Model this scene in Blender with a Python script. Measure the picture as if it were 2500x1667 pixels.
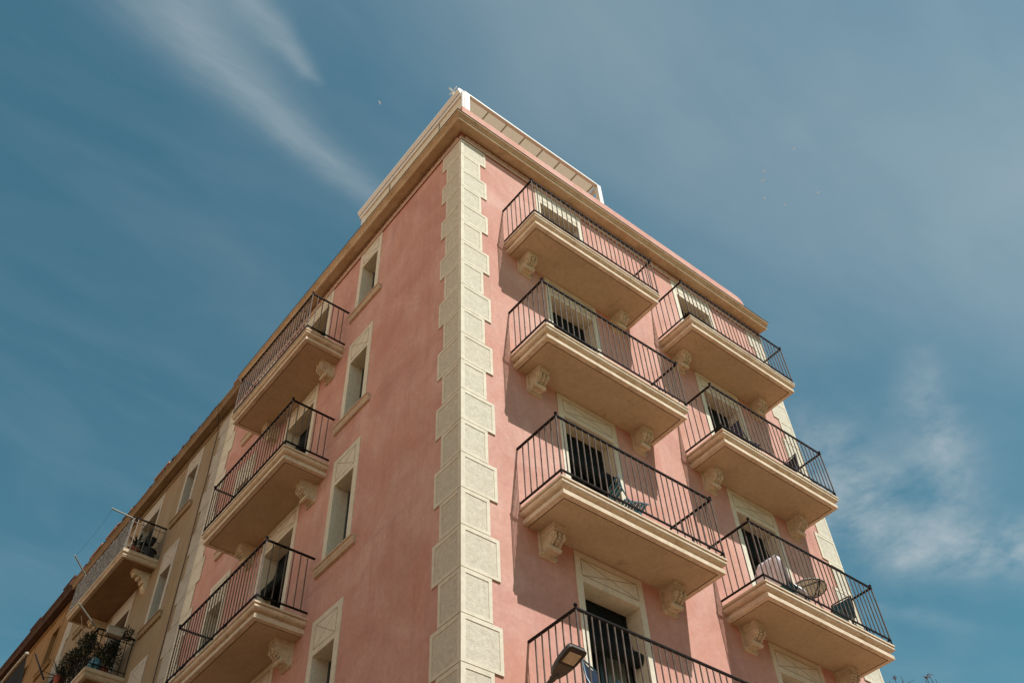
import bpy, bmesh, math, random
from mathutils import Vector, Matrix
random.seed(7)
R = math.radians
for o in list(bpy.data.objects):
    bpy.data.objects.remove(o)
SC = bpy.context.scene
COL = SC.collection

# ------------------------------------------------------------------ camera
cam_d = bpy.data.cameras.new('camera')
cam_d.sensor_fit = 'HORIZONTAL'
cam_d.sensor_width = 36.0
cam_d.lens = 33.595
cam_d.clip_start = 0.05
cam_d.clip_end = 5000
cam = bpy.data.objects.new('camera', cam_d)
COL.objects.link(cam)
CM = ((0.78076821, -0.45037239, -0.43308857),
      (-0.62353414, -0.60608002, -0.49383416),
      (-0.04007706, 0.65561553, -0.75403058))
CP = Vector((-5.72587, -7.70548, 1.6))
cam.matrix_world = Matrix.Translation(CP) @ Matrix(CM).to_4x4()
SC.camera = cam

# ------------------------------------------------------------------ light, exposure
SUN_DIR = Vector((0.20, -1.0, 1.53)).normalized()
SUN_EL = math.asin(SUN_DIR.z)
SUN_AZ = math.atan2(SUN_DIR.x, SUN_DIR.y)
SC.view_settings.view_transform = 'Standard'
SC.view_settings.look = 'None'
SC.view_settings.gamma = 1.0
SC.view_settings.use_curve_mapping = False
SC.view_settings.exposure = 0.60
sun_d = bpy.data.lights.new('sun', 'SUN')
sun_d.energy = 3.8
sun_d.angle = R(0.5)
sun_d.color = (1.0, 0.99, 0.97)
sun = bpy.data.objects.new('sun', sun_d)
COL.objects.link(sun)
sun.rotation_euler = SUN_DIR.to_track_quat('Z', 'Y').to_euler()
sun.location = (4, -20, 40)

world = bpy.data.worlds.new('World')
SC.world = world
world.use_nodes = True


class NX:
    """tiny expression wrapper for math nodes"""
    def __init__(self, nt, sock):
        self.nt, self.s = nt, sock

    def _op(self, op, *args):
        n = self.nt.nodes.new('ShaderNodeMath')
        n.operation = op
        for i, a in enumerate((self,) + args):
            if isinstance(a, NX):
                self.nt.links.new(a.s, n.inputs[i])
            else:
                n.inputs[i].default_value = a
        return NX(self.nt, n.outputs[0])

    def __add__(self, o): return self._op('ADD', o)
    def __sub__(self, o): return self._op('SUBTRACT', o)
    def __mul__(self, o): return self._op('MULTIPLY', o)
    def __truediv__(self, o): return self._op('DIVIDE', o)
    def pw(self, o): return self._op('POWER', o)
    def exp(self): return self._op('EXPONENT')
    def sqrt(self): return self._op('SQRT')
    def mn(self, o): return self._op('MINIMUM', o)
    def mx(self, o): return self._op('MAXIMUM', o)
    def clamp(self): return self.mx(0.0).mn(1.0)


def build_sky():
    nt = world.node_tree
    nt.nodes.clear()
    out = nt.nodes.new('ShaderNodeOutputWorld')
    bg = nt.nodes.new('ShaderNodeBackground')
    bg.inputs[1].default_value = 0.10
    nt.links.new(bg.outputs[0], out.inputs[0])
    sky = nt.nodes.new('ShaderNodeTexSky')
    sky.sky_type = 'NISHITA'
    sky.sun_disc = False
    sky.sun_elevation = SUN_EL
    sky.sun_rotation = SUN_AZ
    sky.dust_density = 0.4
    sky.air_density = 1.0
    sky.ozone_density = 1.0
    tint = nt.nodes.new('ShaderNodeMix')
    tint.data_type = 'RGBA'
    tint.blend_type = 'MULTIPLY'
    tint.inputs[0].default_value = 1.0
    nt.links.new(sky.outputs[0], tint.inputs[6])
    tint.inputs[7].default_value = SKY_TINT
    # thin high cloud laid on a plane high overhead (direction projected on that plane)
    tc = nt.nodes.new('ShaderNodeTexCoord')
    sep = nt.nodes.new('ShaderNodeSeparateXYZ')
    nt.links.new(tc.outputs['Generated'], sep.inputs[0])
    x, y, z = (NX(nt, sep.outputs[i]) for i in range(3))
    zc = z.mx(0.06)
    u = x / zc
    v = y / zc
    comb = nt.nodes.new('ShaderNodeCombineXYZ')
    nt.links.new(u.s, comb.inputs[0])
    nt.links.new(v.s, comb.inputs[1])

    def noise(scale, detail, rough, dist=0.0, vec=None, off=(0, 0, 0), sc=(1, 1, 1), rot=0):
        mp = nt.nodes.new('ShaderNodeMapping')
        mp.inputs['Location'].default_value = off
        mp.inputs['Rotation'].default_value = (0, 0, rot)
        mp.inputs['Scale'].default_value = sc
        nt.links.new(comb.outputs[0], mp.inputs[0])
        n = nt.nodes.new('ShaderNodeTexNoise')
        n.inputs['Scale'].default_value = scale
        n.inputs['Detail'].default_value = detail
        n.inputs['Roughness'].default_value = rough
        n.inputs['Distortion'].default_value = dist
        nt.links.new(mp.outputs[0], n.inputs['Vector'])
        return NX(nt, n.outputs[0])

    wob1 = (noise(9, 3, 0.5) - 0.5) * 0.035
    wob2 = (noise(9, 3, 0.5, off=(4, 7, 0)) - 0.5) * 0.035
    uu, vv = u + wob1, v + wob2

    def band(pts, widths, amps):
        """soft streak along a polyline in the cloud plane"""
        res = None
        for (a, b), (wa, wb), (ka, kb) in zip(zip(pts, pts[1:]), zip(widths, widths[1:]), zip(amps, amps[1:])):
            dx, dy = b[0] - a[0], b[1] - a[1]
            L2 = dx * dx + dy * dy
            pu, pv = uu - a[0], vv - a[1]
            t = ((pu * dx + pv * dy) / L2).clamp()
            ex, ey = pu - t * dx, pv - t * dy
            w = t * (wb - wa) + wa
            d2 = (ex * ex + ey * ey) / (w * w)
            g = (d2 * -1.0).exp() * (t * (kb - ka) + ka)
            res = g if res is None else res.mx(g)
        return res

    fine = noise(8, 8, 0.63, 0.15)
    streak = noise(9, 8, 0.66, 0.25, sc=(1.0, 4.5, 1.0), rot=R(-20))
    soft = noise(3.0, 6, 0.55, 0.4, sc=(1.0, 1.6, 1.0), rot=R(25))
    total = None
    for pts, ws, ks, tex in CLOUDS:
        g = band(pts, ws, ks)
        if tex == 's':
            g = g * (streak * 1.5 + 0.15)
        elif tex == 'h':
            g = g * (soft * 1.0 + 0.45)
        else:
            g = g * ((fine - 0.30) * 2.6).clamp()
        total = g if total is None else total + g
    veil = ((noise(2.2, 5, 0.55, 0.4, sc=(1, 2.2, 1), rot=R(35)) - 0.42) * 1.4).clamp() * 0.28
    total = (total + veil).clamp() * 0.85
    mix = nt.nodes.new('ShaderNodeMix')
    mix.data_type = 'RGBA'
    nt.links.new(total.s, mix.inputs[0])
    nt.links.new(tint.outputs[2], mix.inputs[6])
    mix.inputs[7].default_value = CLOUD_COL
    # added warm glow low in the west, out of view, to light the shaded facade
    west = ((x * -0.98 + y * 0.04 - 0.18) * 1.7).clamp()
    fill = west * ((z.mx(0.0) * -2.6).exp()) * FILL_AMT
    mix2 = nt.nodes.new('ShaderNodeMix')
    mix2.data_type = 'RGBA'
    nt.links.new(fill.s, mix2.inputs[0])
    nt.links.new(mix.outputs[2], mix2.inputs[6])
    mix2.inputs[7].default_value = FILL_COL
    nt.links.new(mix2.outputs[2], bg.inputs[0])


SKY_TINT = (0.48, 0.83, 0.67, 1)
CLOUD_COL = (3.3, 3.7, 3.9, 1)
FILL_COL = (12.4, 9.4, 7.1, 1)
FILL_AMT = 1.0
CLOUDS = [
    ([(-0.10, 0.46), (-0.030, 0.500), (0.065, 0.538), (0.160, 0.556), (0.285, 0.571), (0.40, 0.58)],
     [0.055, 0.050, 0.034, 0.026, 0.020, 0.018], [0.24, 0.28, 0.33, 0.35, 0.28, 0.0], 's'),
    ([(0.0, 0.40), (0.055, 0.446), (0.105, 0.463), (0.145, 0.478), (0.175, 0.487)], [0.022, 0.017, 0.014, 0.010, 0.006], [0.24, 0.28, 0.33, 0.30, 0.0], 's'),
    ([(-0.04, 0.40), (0.03, 0.47), (0.10, 0.51), (0.20, 0.535)], [0.05, 0.06, 0.045, 0.03], [0.24, 0.25, 0.20, 0.0], 'h'),
    ([(1.12, 0.58), (1.28, 0.605), (1.46, 0.60), (1.60, 0.50), (1.80, 0.36)], [0.06, 0.075, 0.085, 0.08, 0.07], [0.40, 0.75, 0.95, 0.92, 0.6], 'f'),
    ([(1.06, 0.33), (1.16, 0.38), (1.28, 0.43), (1.40, 0.50)], [0.03, 0.045, 0.05, 0.05], [0.30, 0.62, 0.66, 0.36], 'f'),
    ([(0.98, 0.56), (1.10, 0.53), (1.22, 0.54)], [0.07, 0.08, 0.07], [0.3, 0.45, 0.5], 'f'),
    ([(1.55, 0.76), (1.75, 0.70)], [0.03, 0.03], [0.3, 0.1], 'f'),
    ([(0.22, 0.22), (0.40, 0.26), (0.60, 0.17), (0.85, 0.02), (1.1, -0.15)], [0.16, 0.18, 0.20, 0.24, 0.3], [0.34, 0.36, 0.37, 0.40, 0.38], 'h'),
    ([(0.62, 0.36), (0.85, 0.30), (1.10, 0.10)], [0.12, 0.16, 0.2], [0.10, 0.15, 0.2], 'h'),
]
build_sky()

# ------------------------------------------------------------------ materials


def new_mat(name):
    m = bpy.data.materials.new(name)
    m.use_nodes = True
    nt = m.node_tree
    b = nt.nodes['Principled BSDF']
    return m, nt, b


def plain(name, col, rough=0.6, metal=0.0, spec=0.3, var=0.15):
    m, nt, b = new_mat(name)
    b.inputs['Roughness'].default_value = rough
    b.inputs['Metallic'].default_value = metal
    b.inputs['Specular IOR Level'].default_value = spec
    # a little unevenness so nothing reads as flat plastic
    geo = nt.nodes.new('ShaderNodeNewGeometry')
    n = nt.nodes.new('ShaderNodeTexNoise')
    n.inputs['Scale'].default_value = 9
    n.inputs['Detail'].default_value = 5
    nt.links.new(geo.outputs['Position'], n.inputs['Vector'])
    r = nt.nodes.new('ShaderNodeValToRGB')
    r.color_ramp.elements[0].position = 0.3
    r.color_ramp.elements[1].position = 0.7
    r.color_ramp.elements[0].color = tuple(c * (1 - var) for c in col) + (1,)
    r.color_ramp.elements[1].color = tuple(min(1, c * (1 + var * .7)) for c in col) + (1,)
    nt.links.new(n.outputs[0], r.inputs[0])
    nt.links.new(r.outputs[0], b.inputs['Base Color'])
    return m


def stucco(name, cols, scale=1.1, streak=0.5, bump=0.15, grain=60, stain=None, stain_amt=0.0, rough=0.92, stain_scale=(6, 6, 0.8), bump_dist=0.01, blotch=None, seams=(), stain_thr=0.55, rain=0.0):
    """mottled limewash: cols = dark, mid, light; vertical run marks; optional dirt of its own shape"""
    m, nt, b = new_mat(name)
    b.inputs['Roughness'].default_value = rough
    b.inputs['Specular IOR Level'].default_value = 0.2
    geo = nt.nodes.new('ShaderNodeNewGeometry')

    def noise(sc, detail, rough, vs=(1, 1, 1), dist=0.0, off=(0, 0, 0)):
        mp = nt.nodes.new('ShaderNodeMapping')
        mp.inputs['Scale'].default_value = vs
        mp.inputs['Location'].default_value = off
        nt.links.new(geo.outputs['Position'], mp.inputs[0])
        n = nt.nodes.new('ShaderNodeTexNoise')
        n.inputs['Scale'].default_value = sc
        n.inputs['Detail'].default_value = detail
        n.inputs['Roughness'].default_value = rough
        n.inputs['Distortion'].default_value = dist
        nt.links.new(mp.outputs[0], n.inputs['Vector'])
        return NX(nt, n.outputs[0])

    big = noise(scale, 6, 0.62, dist=0.8)
    run = noise(3.0, 4, 0.6, vs=(1.6, 1.6, 0.16), dist=0.4, off=(3, 1, 5))
    fac = (big * (1 - streak) + run * streak - 0.5) * 2.2 + 0.5
    r = nt.nodes.new('ShaderNodeValToRGB')
    e = r.color_ramp.elements
    e[0].position, e[1].position = 0.15, 0.85
    e[0].color = cols[0] + (1,)
    e[1].color = cols[2] + (1,)
    mid = e.new(0.5)
    mid.color = cols[1] + (1,)
    nt.links.new(fac.s, r.inputs[0])
    col = r.outputs[0]

    def over(fac, c, src):
        mx = nt.nodes.new('ShaderNodeMix')
        mx.data_type = 'RGBA'
        nt.links.new(fac.s, mx.inputs[0])
        nt.links.new(src, mx.inputs[6])
        mx.inputs[7].default_value = c + (1,)
        return mx.outputs[2]

    if blotch:
        bf = ((noise(0.75, 5, 0.6, vs=(1, 1, 0.75), dist=1.2, off=(11, 4, 2)) - 0.50) * 5).clamp() * 0.55
        col = over(bf, blotch, col)
        bf = ((noise(1.3, 6, 0.65, vs=(1, 1, 0.6), dist=1.5, off=(2, 14, 6)) - 0.52) * 5).clamp() * 0.40
        col = over(bf, tuple(c * k for c, k in zip(blotch, (.86, 1.12, 1.16))), col)
        # washed pale patches
        bf = ((noise(0.5, 5, 0.6, dist=0.9, off=(21, 3, 9)) - 0.54) * 5).clamp() * 0.30
        col = over(bf, tuple(min(1, c * k) for c, k in zip(blotch, (1.12, 1.45, 1.5))), col)
    for sz in seams:
        # stained day joint in the render: a broken horizontal line
        sp = nt.nodes.new('ShaderNodeSeparateXYZ')
        nt.links.new(geo.outputs['Position'], sp.inputs[0])
        dz = (NX(nt, sp.outputs[2]) - sz + (noise(1.5, 4, 0.6) - 0.5) * 0.14) / 0.045
        sf = (dz * dz * -1.0).exp() * ((noise(0.9, 3, 0.6, vs=(1, 1, 0.2), off=(5, 5, 5)) - 0.42) * 5).clamp() * 0.45
        col = over(sf, stain, col)
    if rain:
        # thin rain runs, in patches
        rf = ((noise(1.0, 4, 0.6, vs=(11, 11, 0.28), off=(1, 6, 3)) - 0.54) * 7).clamp() * ((noise(0.8, 4, 0.6, vs=(1, 1, 0.6), off=(8, 2, 12)) - 0.47) * 5).clamp() * rain
        col = over(rf, stain, col)
    if stain:
        sf = ((noise(1.0, 7, 0.68, vs=stain_scale, dist=0.3, off=(7, 9, 1)) - stain_thr) * 6).clamp() * stain_amt
        col = over(sf, stain, col)
    fv = ((noise(13, 6, 0.7, off=(3, 8, 2)) - 0.5) * 0.5 + 1.0)
    hs = nt.nodes.new('ShaderNodeHueSaturation')
    nt.links.new(fv.s, hs.inputs['Value'])
    nt.links.new(col, hs.inputs['Color'])
    col = hs.outputs[0]
    nt.links.new(col, b.inputs['Base Color'])
    g = noise(grain, 4, 0.6)
    h = g * 0.6 + noise(7, 4, 0.5) * 1.0
    bm = nt.nodes.new('ShaderNodeBump')
    bm.inputs['Strength'].default_value = bump
    bm.inputs['Distance'].default_value = bump_dist
    nt.links.new(h.s, bm.inputs['Height'])
    nt.links.new(bm.outputs[0], b.inputs['Normal'])
    return m


M = {}
M['pink'] = stucco('pink_limewash', ((.50, .24, .183), (.575, .307, .242), (.635, .38, .308)), scale=0.9, streak=0.22, bump=0.22,
                   stain=(.40, .20, .17), stain_amt=0.35, stain_scale=(2.2, 2.2, 0.35), blotch=(.56, .25, .17), seams=(13.45, 10.3), rain=0.5)
M['cream'] = stucco('cream_render', ((.61, .535, .405), (.67, .595, .46), (.72, .645, .51)), scale=2.0, streak=0.5, bump=0.08)
M['rough'] = stucco('roughcast_panel', ((.52, .455, .345), (.58, .515, .40), (.63, .565, .45)), scale=22, streak=0.05, bump=0.5, grain=55, bump_dist=0.02)
M['joint'] = stucco('mortar_joint', ((.30, .24, .17), (.36, .29, .21), (.40, .33, .24)), scale=4)
M['groove'] = stucco('scored_line', ((.26, .20, .13), (.33, .26, .175), (.40, .32, .22)), scale=6)
M['mould'] = stucco('balcony_moulding', ((.55, .42, .285), (.65, .52, .375), (.70, .575, .435)), scale=2.5, streak=0.2, bump=0.15,
                    stain=(.15, .095, .055), stain_amt=0.5, stain_scale=(7, 7, 26))
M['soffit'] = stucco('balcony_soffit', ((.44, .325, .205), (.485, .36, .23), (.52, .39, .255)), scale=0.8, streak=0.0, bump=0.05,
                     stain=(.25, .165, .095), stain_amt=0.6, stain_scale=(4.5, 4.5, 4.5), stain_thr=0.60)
M['drip'] = plain('drip_groove', (.22, .125, .065), 0.9)
M['stone'] = stucco('carved_stone', ((.50, .40, .27), (.59, .48, .335), (.65, .54, .39)), scale=6, streak=0.1, bump=0.5, grain=40,
                    stain=(.25, .17, .10), stain_amt=0.45, stain_scale=(12, 12, 12))
M['cornice'] = stucco('cornice_render', ((.46, .335, .205), (.54, .40, .255), (.60, .46, .31)), scale=1.6, streak=0.1, bump=0.12,
                      stain=(.22, .145, .08), stain_amt=0.5, stain_scale=(3, 3, 6))
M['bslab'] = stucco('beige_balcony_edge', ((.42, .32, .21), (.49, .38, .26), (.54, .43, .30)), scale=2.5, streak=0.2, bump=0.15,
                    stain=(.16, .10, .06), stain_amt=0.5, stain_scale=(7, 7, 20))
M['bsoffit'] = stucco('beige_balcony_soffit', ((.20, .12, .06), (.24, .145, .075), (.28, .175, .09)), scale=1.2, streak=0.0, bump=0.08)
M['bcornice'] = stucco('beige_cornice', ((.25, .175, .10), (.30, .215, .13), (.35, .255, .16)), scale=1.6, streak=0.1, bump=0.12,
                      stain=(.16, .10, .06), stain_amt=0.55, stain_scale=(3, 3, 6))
M['frieze'] = stucco('frieze_ground', ((.25, .10, .068), (.30, .13, .09), (.35, .165, .115)), scale=5)
M['ring'] = stucco('frieze_ornament', ((.60, .45, .33), (.66, .51, .39), (.70, .56, .44)), scale=5)
M['sill'] = stucco('sill_stone', ((.47, .345, .235), (.56, .42, .295), (.62, .48, .35)), scale=9, streak=0.6, bump=0.3,
                   stain=(.22, .13, .09), stain_amt=0.4, stain_scale=(30, 30, 4))
M['iron'] = plain('wrought_iron', (.012, .008, .007), 0.75, 0.0, 0.12)
M['bar'] = plain('painted_bar', (.135, .105, .088), 0.75, 0.0, 0.12, 0.35)
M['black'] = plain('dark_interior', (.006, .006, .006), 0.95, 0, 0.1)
M['blind'] = plain('dark_blind', (.010, .013, .012), 0.85, 0, 0.12)
M['leaf_door'] = plain('door_leaf_paint', (.035, .055, .050), 0.4)
M['curtain'] = plain('grey_green_curtain', (.62, .66, .62), 0.9)
M['white'] = plain('white_aluminium', (.76, .73, .67), 0.6, 0.0, 0.25, 0.05)
M['screen'] = plain('cream_screen_cloth', (.70, .64, .50), 0.85, 0, .2, .05)
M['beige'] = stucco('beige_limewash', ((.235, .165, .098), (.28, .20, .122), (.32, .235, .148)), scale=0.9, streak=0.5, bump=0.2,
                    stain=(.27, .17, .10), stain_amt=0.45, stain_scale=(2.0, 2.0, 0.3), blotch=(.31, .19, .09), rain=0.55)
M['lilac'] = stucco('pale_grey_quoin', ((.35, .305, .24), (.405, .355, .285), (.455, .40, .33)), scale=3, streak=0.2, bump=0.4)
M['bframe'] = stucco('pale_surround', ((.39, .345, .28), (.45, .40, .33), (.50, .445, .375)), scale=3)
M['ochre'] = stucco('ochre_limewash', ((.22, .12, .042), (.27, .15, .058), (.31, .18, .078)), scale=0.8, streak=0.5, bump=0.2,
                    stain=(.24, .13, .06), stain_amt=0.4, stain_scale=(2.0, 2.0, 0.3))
M['tile'] = stucco('terracotta', ((.32, .15, .09), (.42, .21, .13), (.50, .28, .18)), scale=5)
M['darktile'] = stucco('dark_roof_edge', ((.07, .04, .03), (.10, .06, .045), (.14, .085, .06)), scale=5)
M['ground'] = stucco('warm_paving', ((.31, .165, .078), (.36, .195, .095), (.40, .225, .112)), scale=0.5, streak=0.0, bump=0.1)
M['asphalt'] = stucco('asphalt', ((.04, .038, .036), (.052, .05, .047), (.065, .062, .058)), scale=2, streak=0, grain=120)
M['teal'] = plain('teal_paint', (.012, .10, .14), 0.35)
M['tealcloth'] = plain('teal_slat', (.010, .085, .115), 0.5)
M['navy'] = plain('navy_sling', (.010, .022, .050), 0.6)
M['towel'] = plain('white_cotton', (.70, .66, .70), 0.95)
M['tabletop'] = plain('stone_tabletop', (.52, .46, .36), 0.6)
M['terrapot'] = plain('red_clay', (.26, .055, .03), 0.7)
M['blackpot'] = plain('black_pot', (.014, .015, .017), 0.6)
M['whitepot'] = plain('pale_trough', (.36, .31, .24), 0.7)
M['foliage'] = plain('green_leaf', (.018, .028, .012), 0.6)
M['foliage2'] = plain('grey_green_leaf', (.021, .029, .018), 0.6)
M['dry'] = plain('dry_stem', (.16, .12, .06), 0.8)
M['lamp_body'] = plain('lamp_grey', (.085, .078, .070), 0.5)
M['lamp_top'] = plain('lamp_pale', (.30, .28, .25), 0.5)
M['lamp_dark'] = plain('lamp_bezel', (.018, .014, .012), 0.35)
M['lens'] = stucco('lamp_lens', ((.40, .34, .24), (.54, .47, .35), (.66, .59, .46)), scale=40, bump=0.4, grain=140)
M['bird'] = plain('white_feather', (.88, .88, .90), 0.8)
M['bark'] = plain('twig_bark', (.05, .04, .035), 0.9)
M['bud'] = plain('leaf_bud', (.22, .12, .10), 0.8)
M['railgrey'] = plain('grey_rail_paint', (.20, .175, .14), 0.6, 0, .2)
M['steel'] = plain('galvanised_pole', (.34, .35, .30), 0.4, 0.3)
M['cable'] = plain('black_cable', (.03, .022, .016), 0.7)
M['canvas'] = plain('dark_canvas', (.012, .012, .014), 0.9)

# glass
g_, nt_, b_ = new_mat('window_glass')
b_.inputs['Base Color'].default_value = (.02, .025, .025, 1)
b_.inputs['Roughness'].default_value = 0.05
b_.inputs['Transmission Weight'].default_value = 0.0
tr_ = nt_.nodes.new('ShaderNodeBsdfTransparent')
tr_.inputs[0].default_value = (.75, .8, .78, 1)
mx_ = nt_.nodes.new('ShaderNodeMixShader')
mx_.inputs[0].default_value = 0.72
nt_.links.new(b_.outputs[0], mx_.inputs[1])
nt_.links.new(tr_.outputs[0], mx_.inputs[2])
nt_.links.new(mx_.outputs[0], nt_.nodes['Material Output'].inputs[0])
M['glass'] = g_
# vase: blue and white ceramic
v_ = stucco('blue_white_glaze', ((.01, .06, .09), (.03, .15, .19), (.35, .42, .43)), scale=16, streak=0.0, bump=0.02, rough=0.2)
M['vase'] = v_
# awning cloth lets some sun through
a_, nt_, b_ = new_mat('awning_cloth')
b_.inputs['Base Color'].default_value = (.62, .53, .39, 1)
b_.inputs['Roughness'].default_value = 0.9
tl_ = nt_.nodes.new('ShaderNodeBsdfTranslucent')
tl_.inputs[0].default_value = (.55, .46, .33, 1)
mx_ = nt_.nodes.new('ShaderNodeMixShader')
mx_.inputs[0].default_value = 0.35
nt_.links.new(b_.outputs[0], mx_.inputs[1])
nt_.links.new(tl_.outputs[0], mx_.inputs[2])
nt_.links.new(mx_.outputs[0], nt_.nodes['Material Output'].inputs[0])
M['awning'] = a_
# reed screen
M['reed'] = stucco('reed', ((.07, .06, .05), (.20, .175, .15), (.46, .43, .40)), scale=26, streak=0.0, bump=0.2, rough=0.5)

# ------------------------------------------------------------------ mesh helpers
FR = lambda s, o, z: (s, -o, z)      # right (sunny) facade: along +X, outward -Y
FL = lambda s, o, z: (-o, s, z)      # left (shaded) facade: along +Y, outward -X
ID = lambda x, y, z: (x, y, z)


class MB:
    def __init__(self, T=ID):
        self.T = T
        self.v, self.f, self.mi = [], [], []
        self.slots = []

    def slot(self, m):
        if m not in self.slots:
            self.slots.append(m)
        return self.slots.index(m)

    def add(self, verts, faces, m):
        b = len(self.v)
        self.v += [self.T(*p) for p in verts]
        k = self.slot(m)
        for f in faces:
            self.f.append([b + i for i in f])
            self.mi.append(k)

    def box(self, a0, a1, b0, b1, c0, c1, m):
        vs = [(x, y, z) for x in (a0, a1) for y in (b0, b1) for z in (c0, c1)]
        self.add(vs, [(0, 1, 3, 2), (4, 6, 7, 5), (0, 4, 5, 1), (2, 3, 7, 6), (0, 2, 6, 4), (1, 5, 7, 3)], m)

    def tube(self, pts, r, m, n=6, closed=False, caps=True):
        pts = [Vector(p) for p in pts]
        rs = r if isinstance(r, (list, tuple)) else [r] * len(pts)
        vs, fs = [], []
        N = len(pts)
        prev = None
        for i, p in enumerate(pts):
            if closed:
                d = pts[(i + 1) % N] - pts[i - 1]
            else:
                d = pts[min(i + 1, N - 1)] - pts[max(i - 1, 0)]
            d = d.normalized() if d.length > 1e-9 else Vector((0, 0, 1))
            if prev is None:
                up = Vector((0, 0, 1)) if abs(d.z) < 0.9 else Vector((1, 0, 0))
                a = d.cross(up).normalized()
            else:
                a = (prev - d * prev.dot(d)).normalized()
            prev = a
            b = d.cross(a)
            for k in range(n):
                t = 2 * math.pi * (k + .5) / n
                vs.append(tuple(p + (a * math.cos(t) + b * math.sin(t)) * rs[i]))
        rng = N if closed else N - 1
        for i in range(rng):
            for k in range(n):
                j = (i + 1) % N
                fs.append((i * n + k, i * n + (k + 1) % n, j * n + (k + 1) % n, j * n + k))
        if caps and not closed:
            fs.append(tuple(range(n)))
            fs.append(tuple((N - 1) * n + k for k in range(n)))
        self.add(vs, fs, m)

    def ball(self, c, r, m, nu=10, nv=7, sc=(1, 1, 1)):
        vs, fs = [], []
        for j in range(nv + 1):
            ph = math.pi * j / nv
            for i in range(nu):
                th = 2 * math.pi * i / nu
                vs.append((c[0] + r * sc[0] * math.sin(ph) * math.cos(th), c[1] + r * sc[1] * math.sin(ph) * math.sin(th), c[2] + r * sc[2] * math.cos(ph)))
        for j in range(nv):
            for i in range(nu):
                fs.append((j * nu + i, j * nu + (i + 1) % nu, (j + 1) * nu + (i + 1) % nu, (j + 1) * nu + i))
        self.add(vs, fs, m)

    def lathe(self, c, prof, m, n=16, a0=0.0):
        vs, fs = [], []
        for (r, z) in prof:
            for k in range(n):
                t = a0 + 2 * math.pi * k / n
                vs.append((c[0] + r * math.cos(t), c[1] + r * math.sin(t), c[2] + z))
        for j in range(len(prof) - 1):
            for k in range(n):
                fs.append((j * n + k, j * n + (k + 1) % n, (j + 1) * n + (k + 1) % n, (j + 1) * n + k))
        self.add(vs, fs, m)

    def prism(self, prof, s0, s1, m, order='soz'):
        """profile of (o, z) points extruded along s"""
        n = len(prof)
        vs = [(s0, o, z) for o, z in prof] + [(s1, o, z) for o, z in prof]
        fs = [(i, (i + 1) % n, n + (i + 1) % n, n + i) for i in range(n)] + [tuple(range(n)), tuple(range(n, 2 * n))]
        self.add(vs, fs, m)

    def build(self, name, parent=None, loc=(0, 0, 0), smooth=False, bevel=0.0, recalc=True, rot=None):
        me = bpy.data.meshes.new(name)
        me.from_pydata(self.v, [], self.f)
        for m in self.slots:
            me.materials.append(M[m])
        me.polygons.foreach_set('material_index', self.mi)
        bm = bmesh.new()
        bm.from_mesh(me)
        bmesh.ops.remove_doubles(bm, verts=bm.verts, dist=1e-5)
        if recalc:
            bmesh.ops.recalc_face_normals(bm, faces=bm.faces)
        bm.to_mesh(me)
        bm.free()
        if smooth:
            me.polygons.foreach_set('use_smooth', [True] * len(me.polygons))
            me.set_sharp_from_angle(angle=R(40))
        o = bpy.data.objects.new(name, me)
        COL.objects.link(o)
        o.location = loc
        if rot:
            o.rotation_euler = rot
        if parent:
            o.parent = parent
        if bevel:
            md = o.modifiers.new('bevel', 'BEVEL')
            md.width = bevel
            md.segments = 2
            md.limit_method = 'ANGLE'
            md.angle_limit = R(50)
        return o


def tag(o, label=None, cat=None, group=None, kind=None):
    if label: o['label'] = label
    if cat: o['category'] = cat
    if group: o['group'] = group
    if kind: o['kind'] = kind
    return o


def empty(name, loc=(0, 0, 0), rz=0.0):
    o = bpy.data.objects.new(name, None)
    COL.objects.link(o)
    o.location = loc
    o.rotation_euler = (0, 0, rz)
    o.empty_display_size = 0.3
    return o


def dup(o, parent=None, loc=None):
    """copy of an object with its parts and their sub-parts"""
    c = o.copy()
    COL.objects.link(c)
    if parent: c.parent = parent
    if loc is not None: c.location = loc
    for ch in list(o.children):
        dup(ch, c)
    return c


def place(T, s, z, o=0.0):
    return T(s, o, z)

OPP_W, OPP_S = 12.5, 13.0

# ------------------------------------------------------------------ ground
g = MB()
g.add([(-400, -400, 0), (400, -400, 0), (400, 400, 0), (-400, 400, 0)], [(0, 1, 2, 3)], 'ground')
tag(g.build('ground'), kind='structure')
g = MB()
g.box(-120, 120, -6.9, -2.6, -.2, .004, 'asphalt')  # unseen road, laid dark to cut bounce onto the lower soffits
tag(g.build('road'), kind='structure')
g = MB()
g.box(-9.2, -2.3, -2.6, 120, -.2, .005, 'asphalt')  # unseen side road, added dark to dim the left soffits
tag(g.build('side_road'), kind='structure')
g = MB()
g.box(-2.3, 30, -2.6, 0, -.2, .13, 'ground')
g.box(-2.3, 0, 0, 60, -.2, .13, 'ground')
tag(g.build('pavement'), kind='structure')

# ------------------------------------------------------------------ facade pieces


def wall_sheet(mb, s0, s1, z0, z1, holes, m, o=0.0):
    ss = sorted({s0, s1} | {h[0] for h in holes} | {h[1] for h in holes})
    zs = sorted({z0, z1} | {h[2] for h in holes} | {h[3] for h in holes})
    ss = [s for s in ss if s0 <= s <= s1]
    zs = [z for z in zs if z0 <= z <= z1]
    for a, b in zip(ss, ss[1:]):
        for c, d in zip(zs, zs[1:]):
            cs, cz = (a + b) / 2, (c + d) / 2
            if any(h[0] < cs < h[1] and h[2] < cz < h[3] for h in holes):
                continue
            mb.add([(a, o, c), (b, o, c), (b, o, d), (a, o, d)], [(0, 1, 2, 3)], m)


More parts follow.
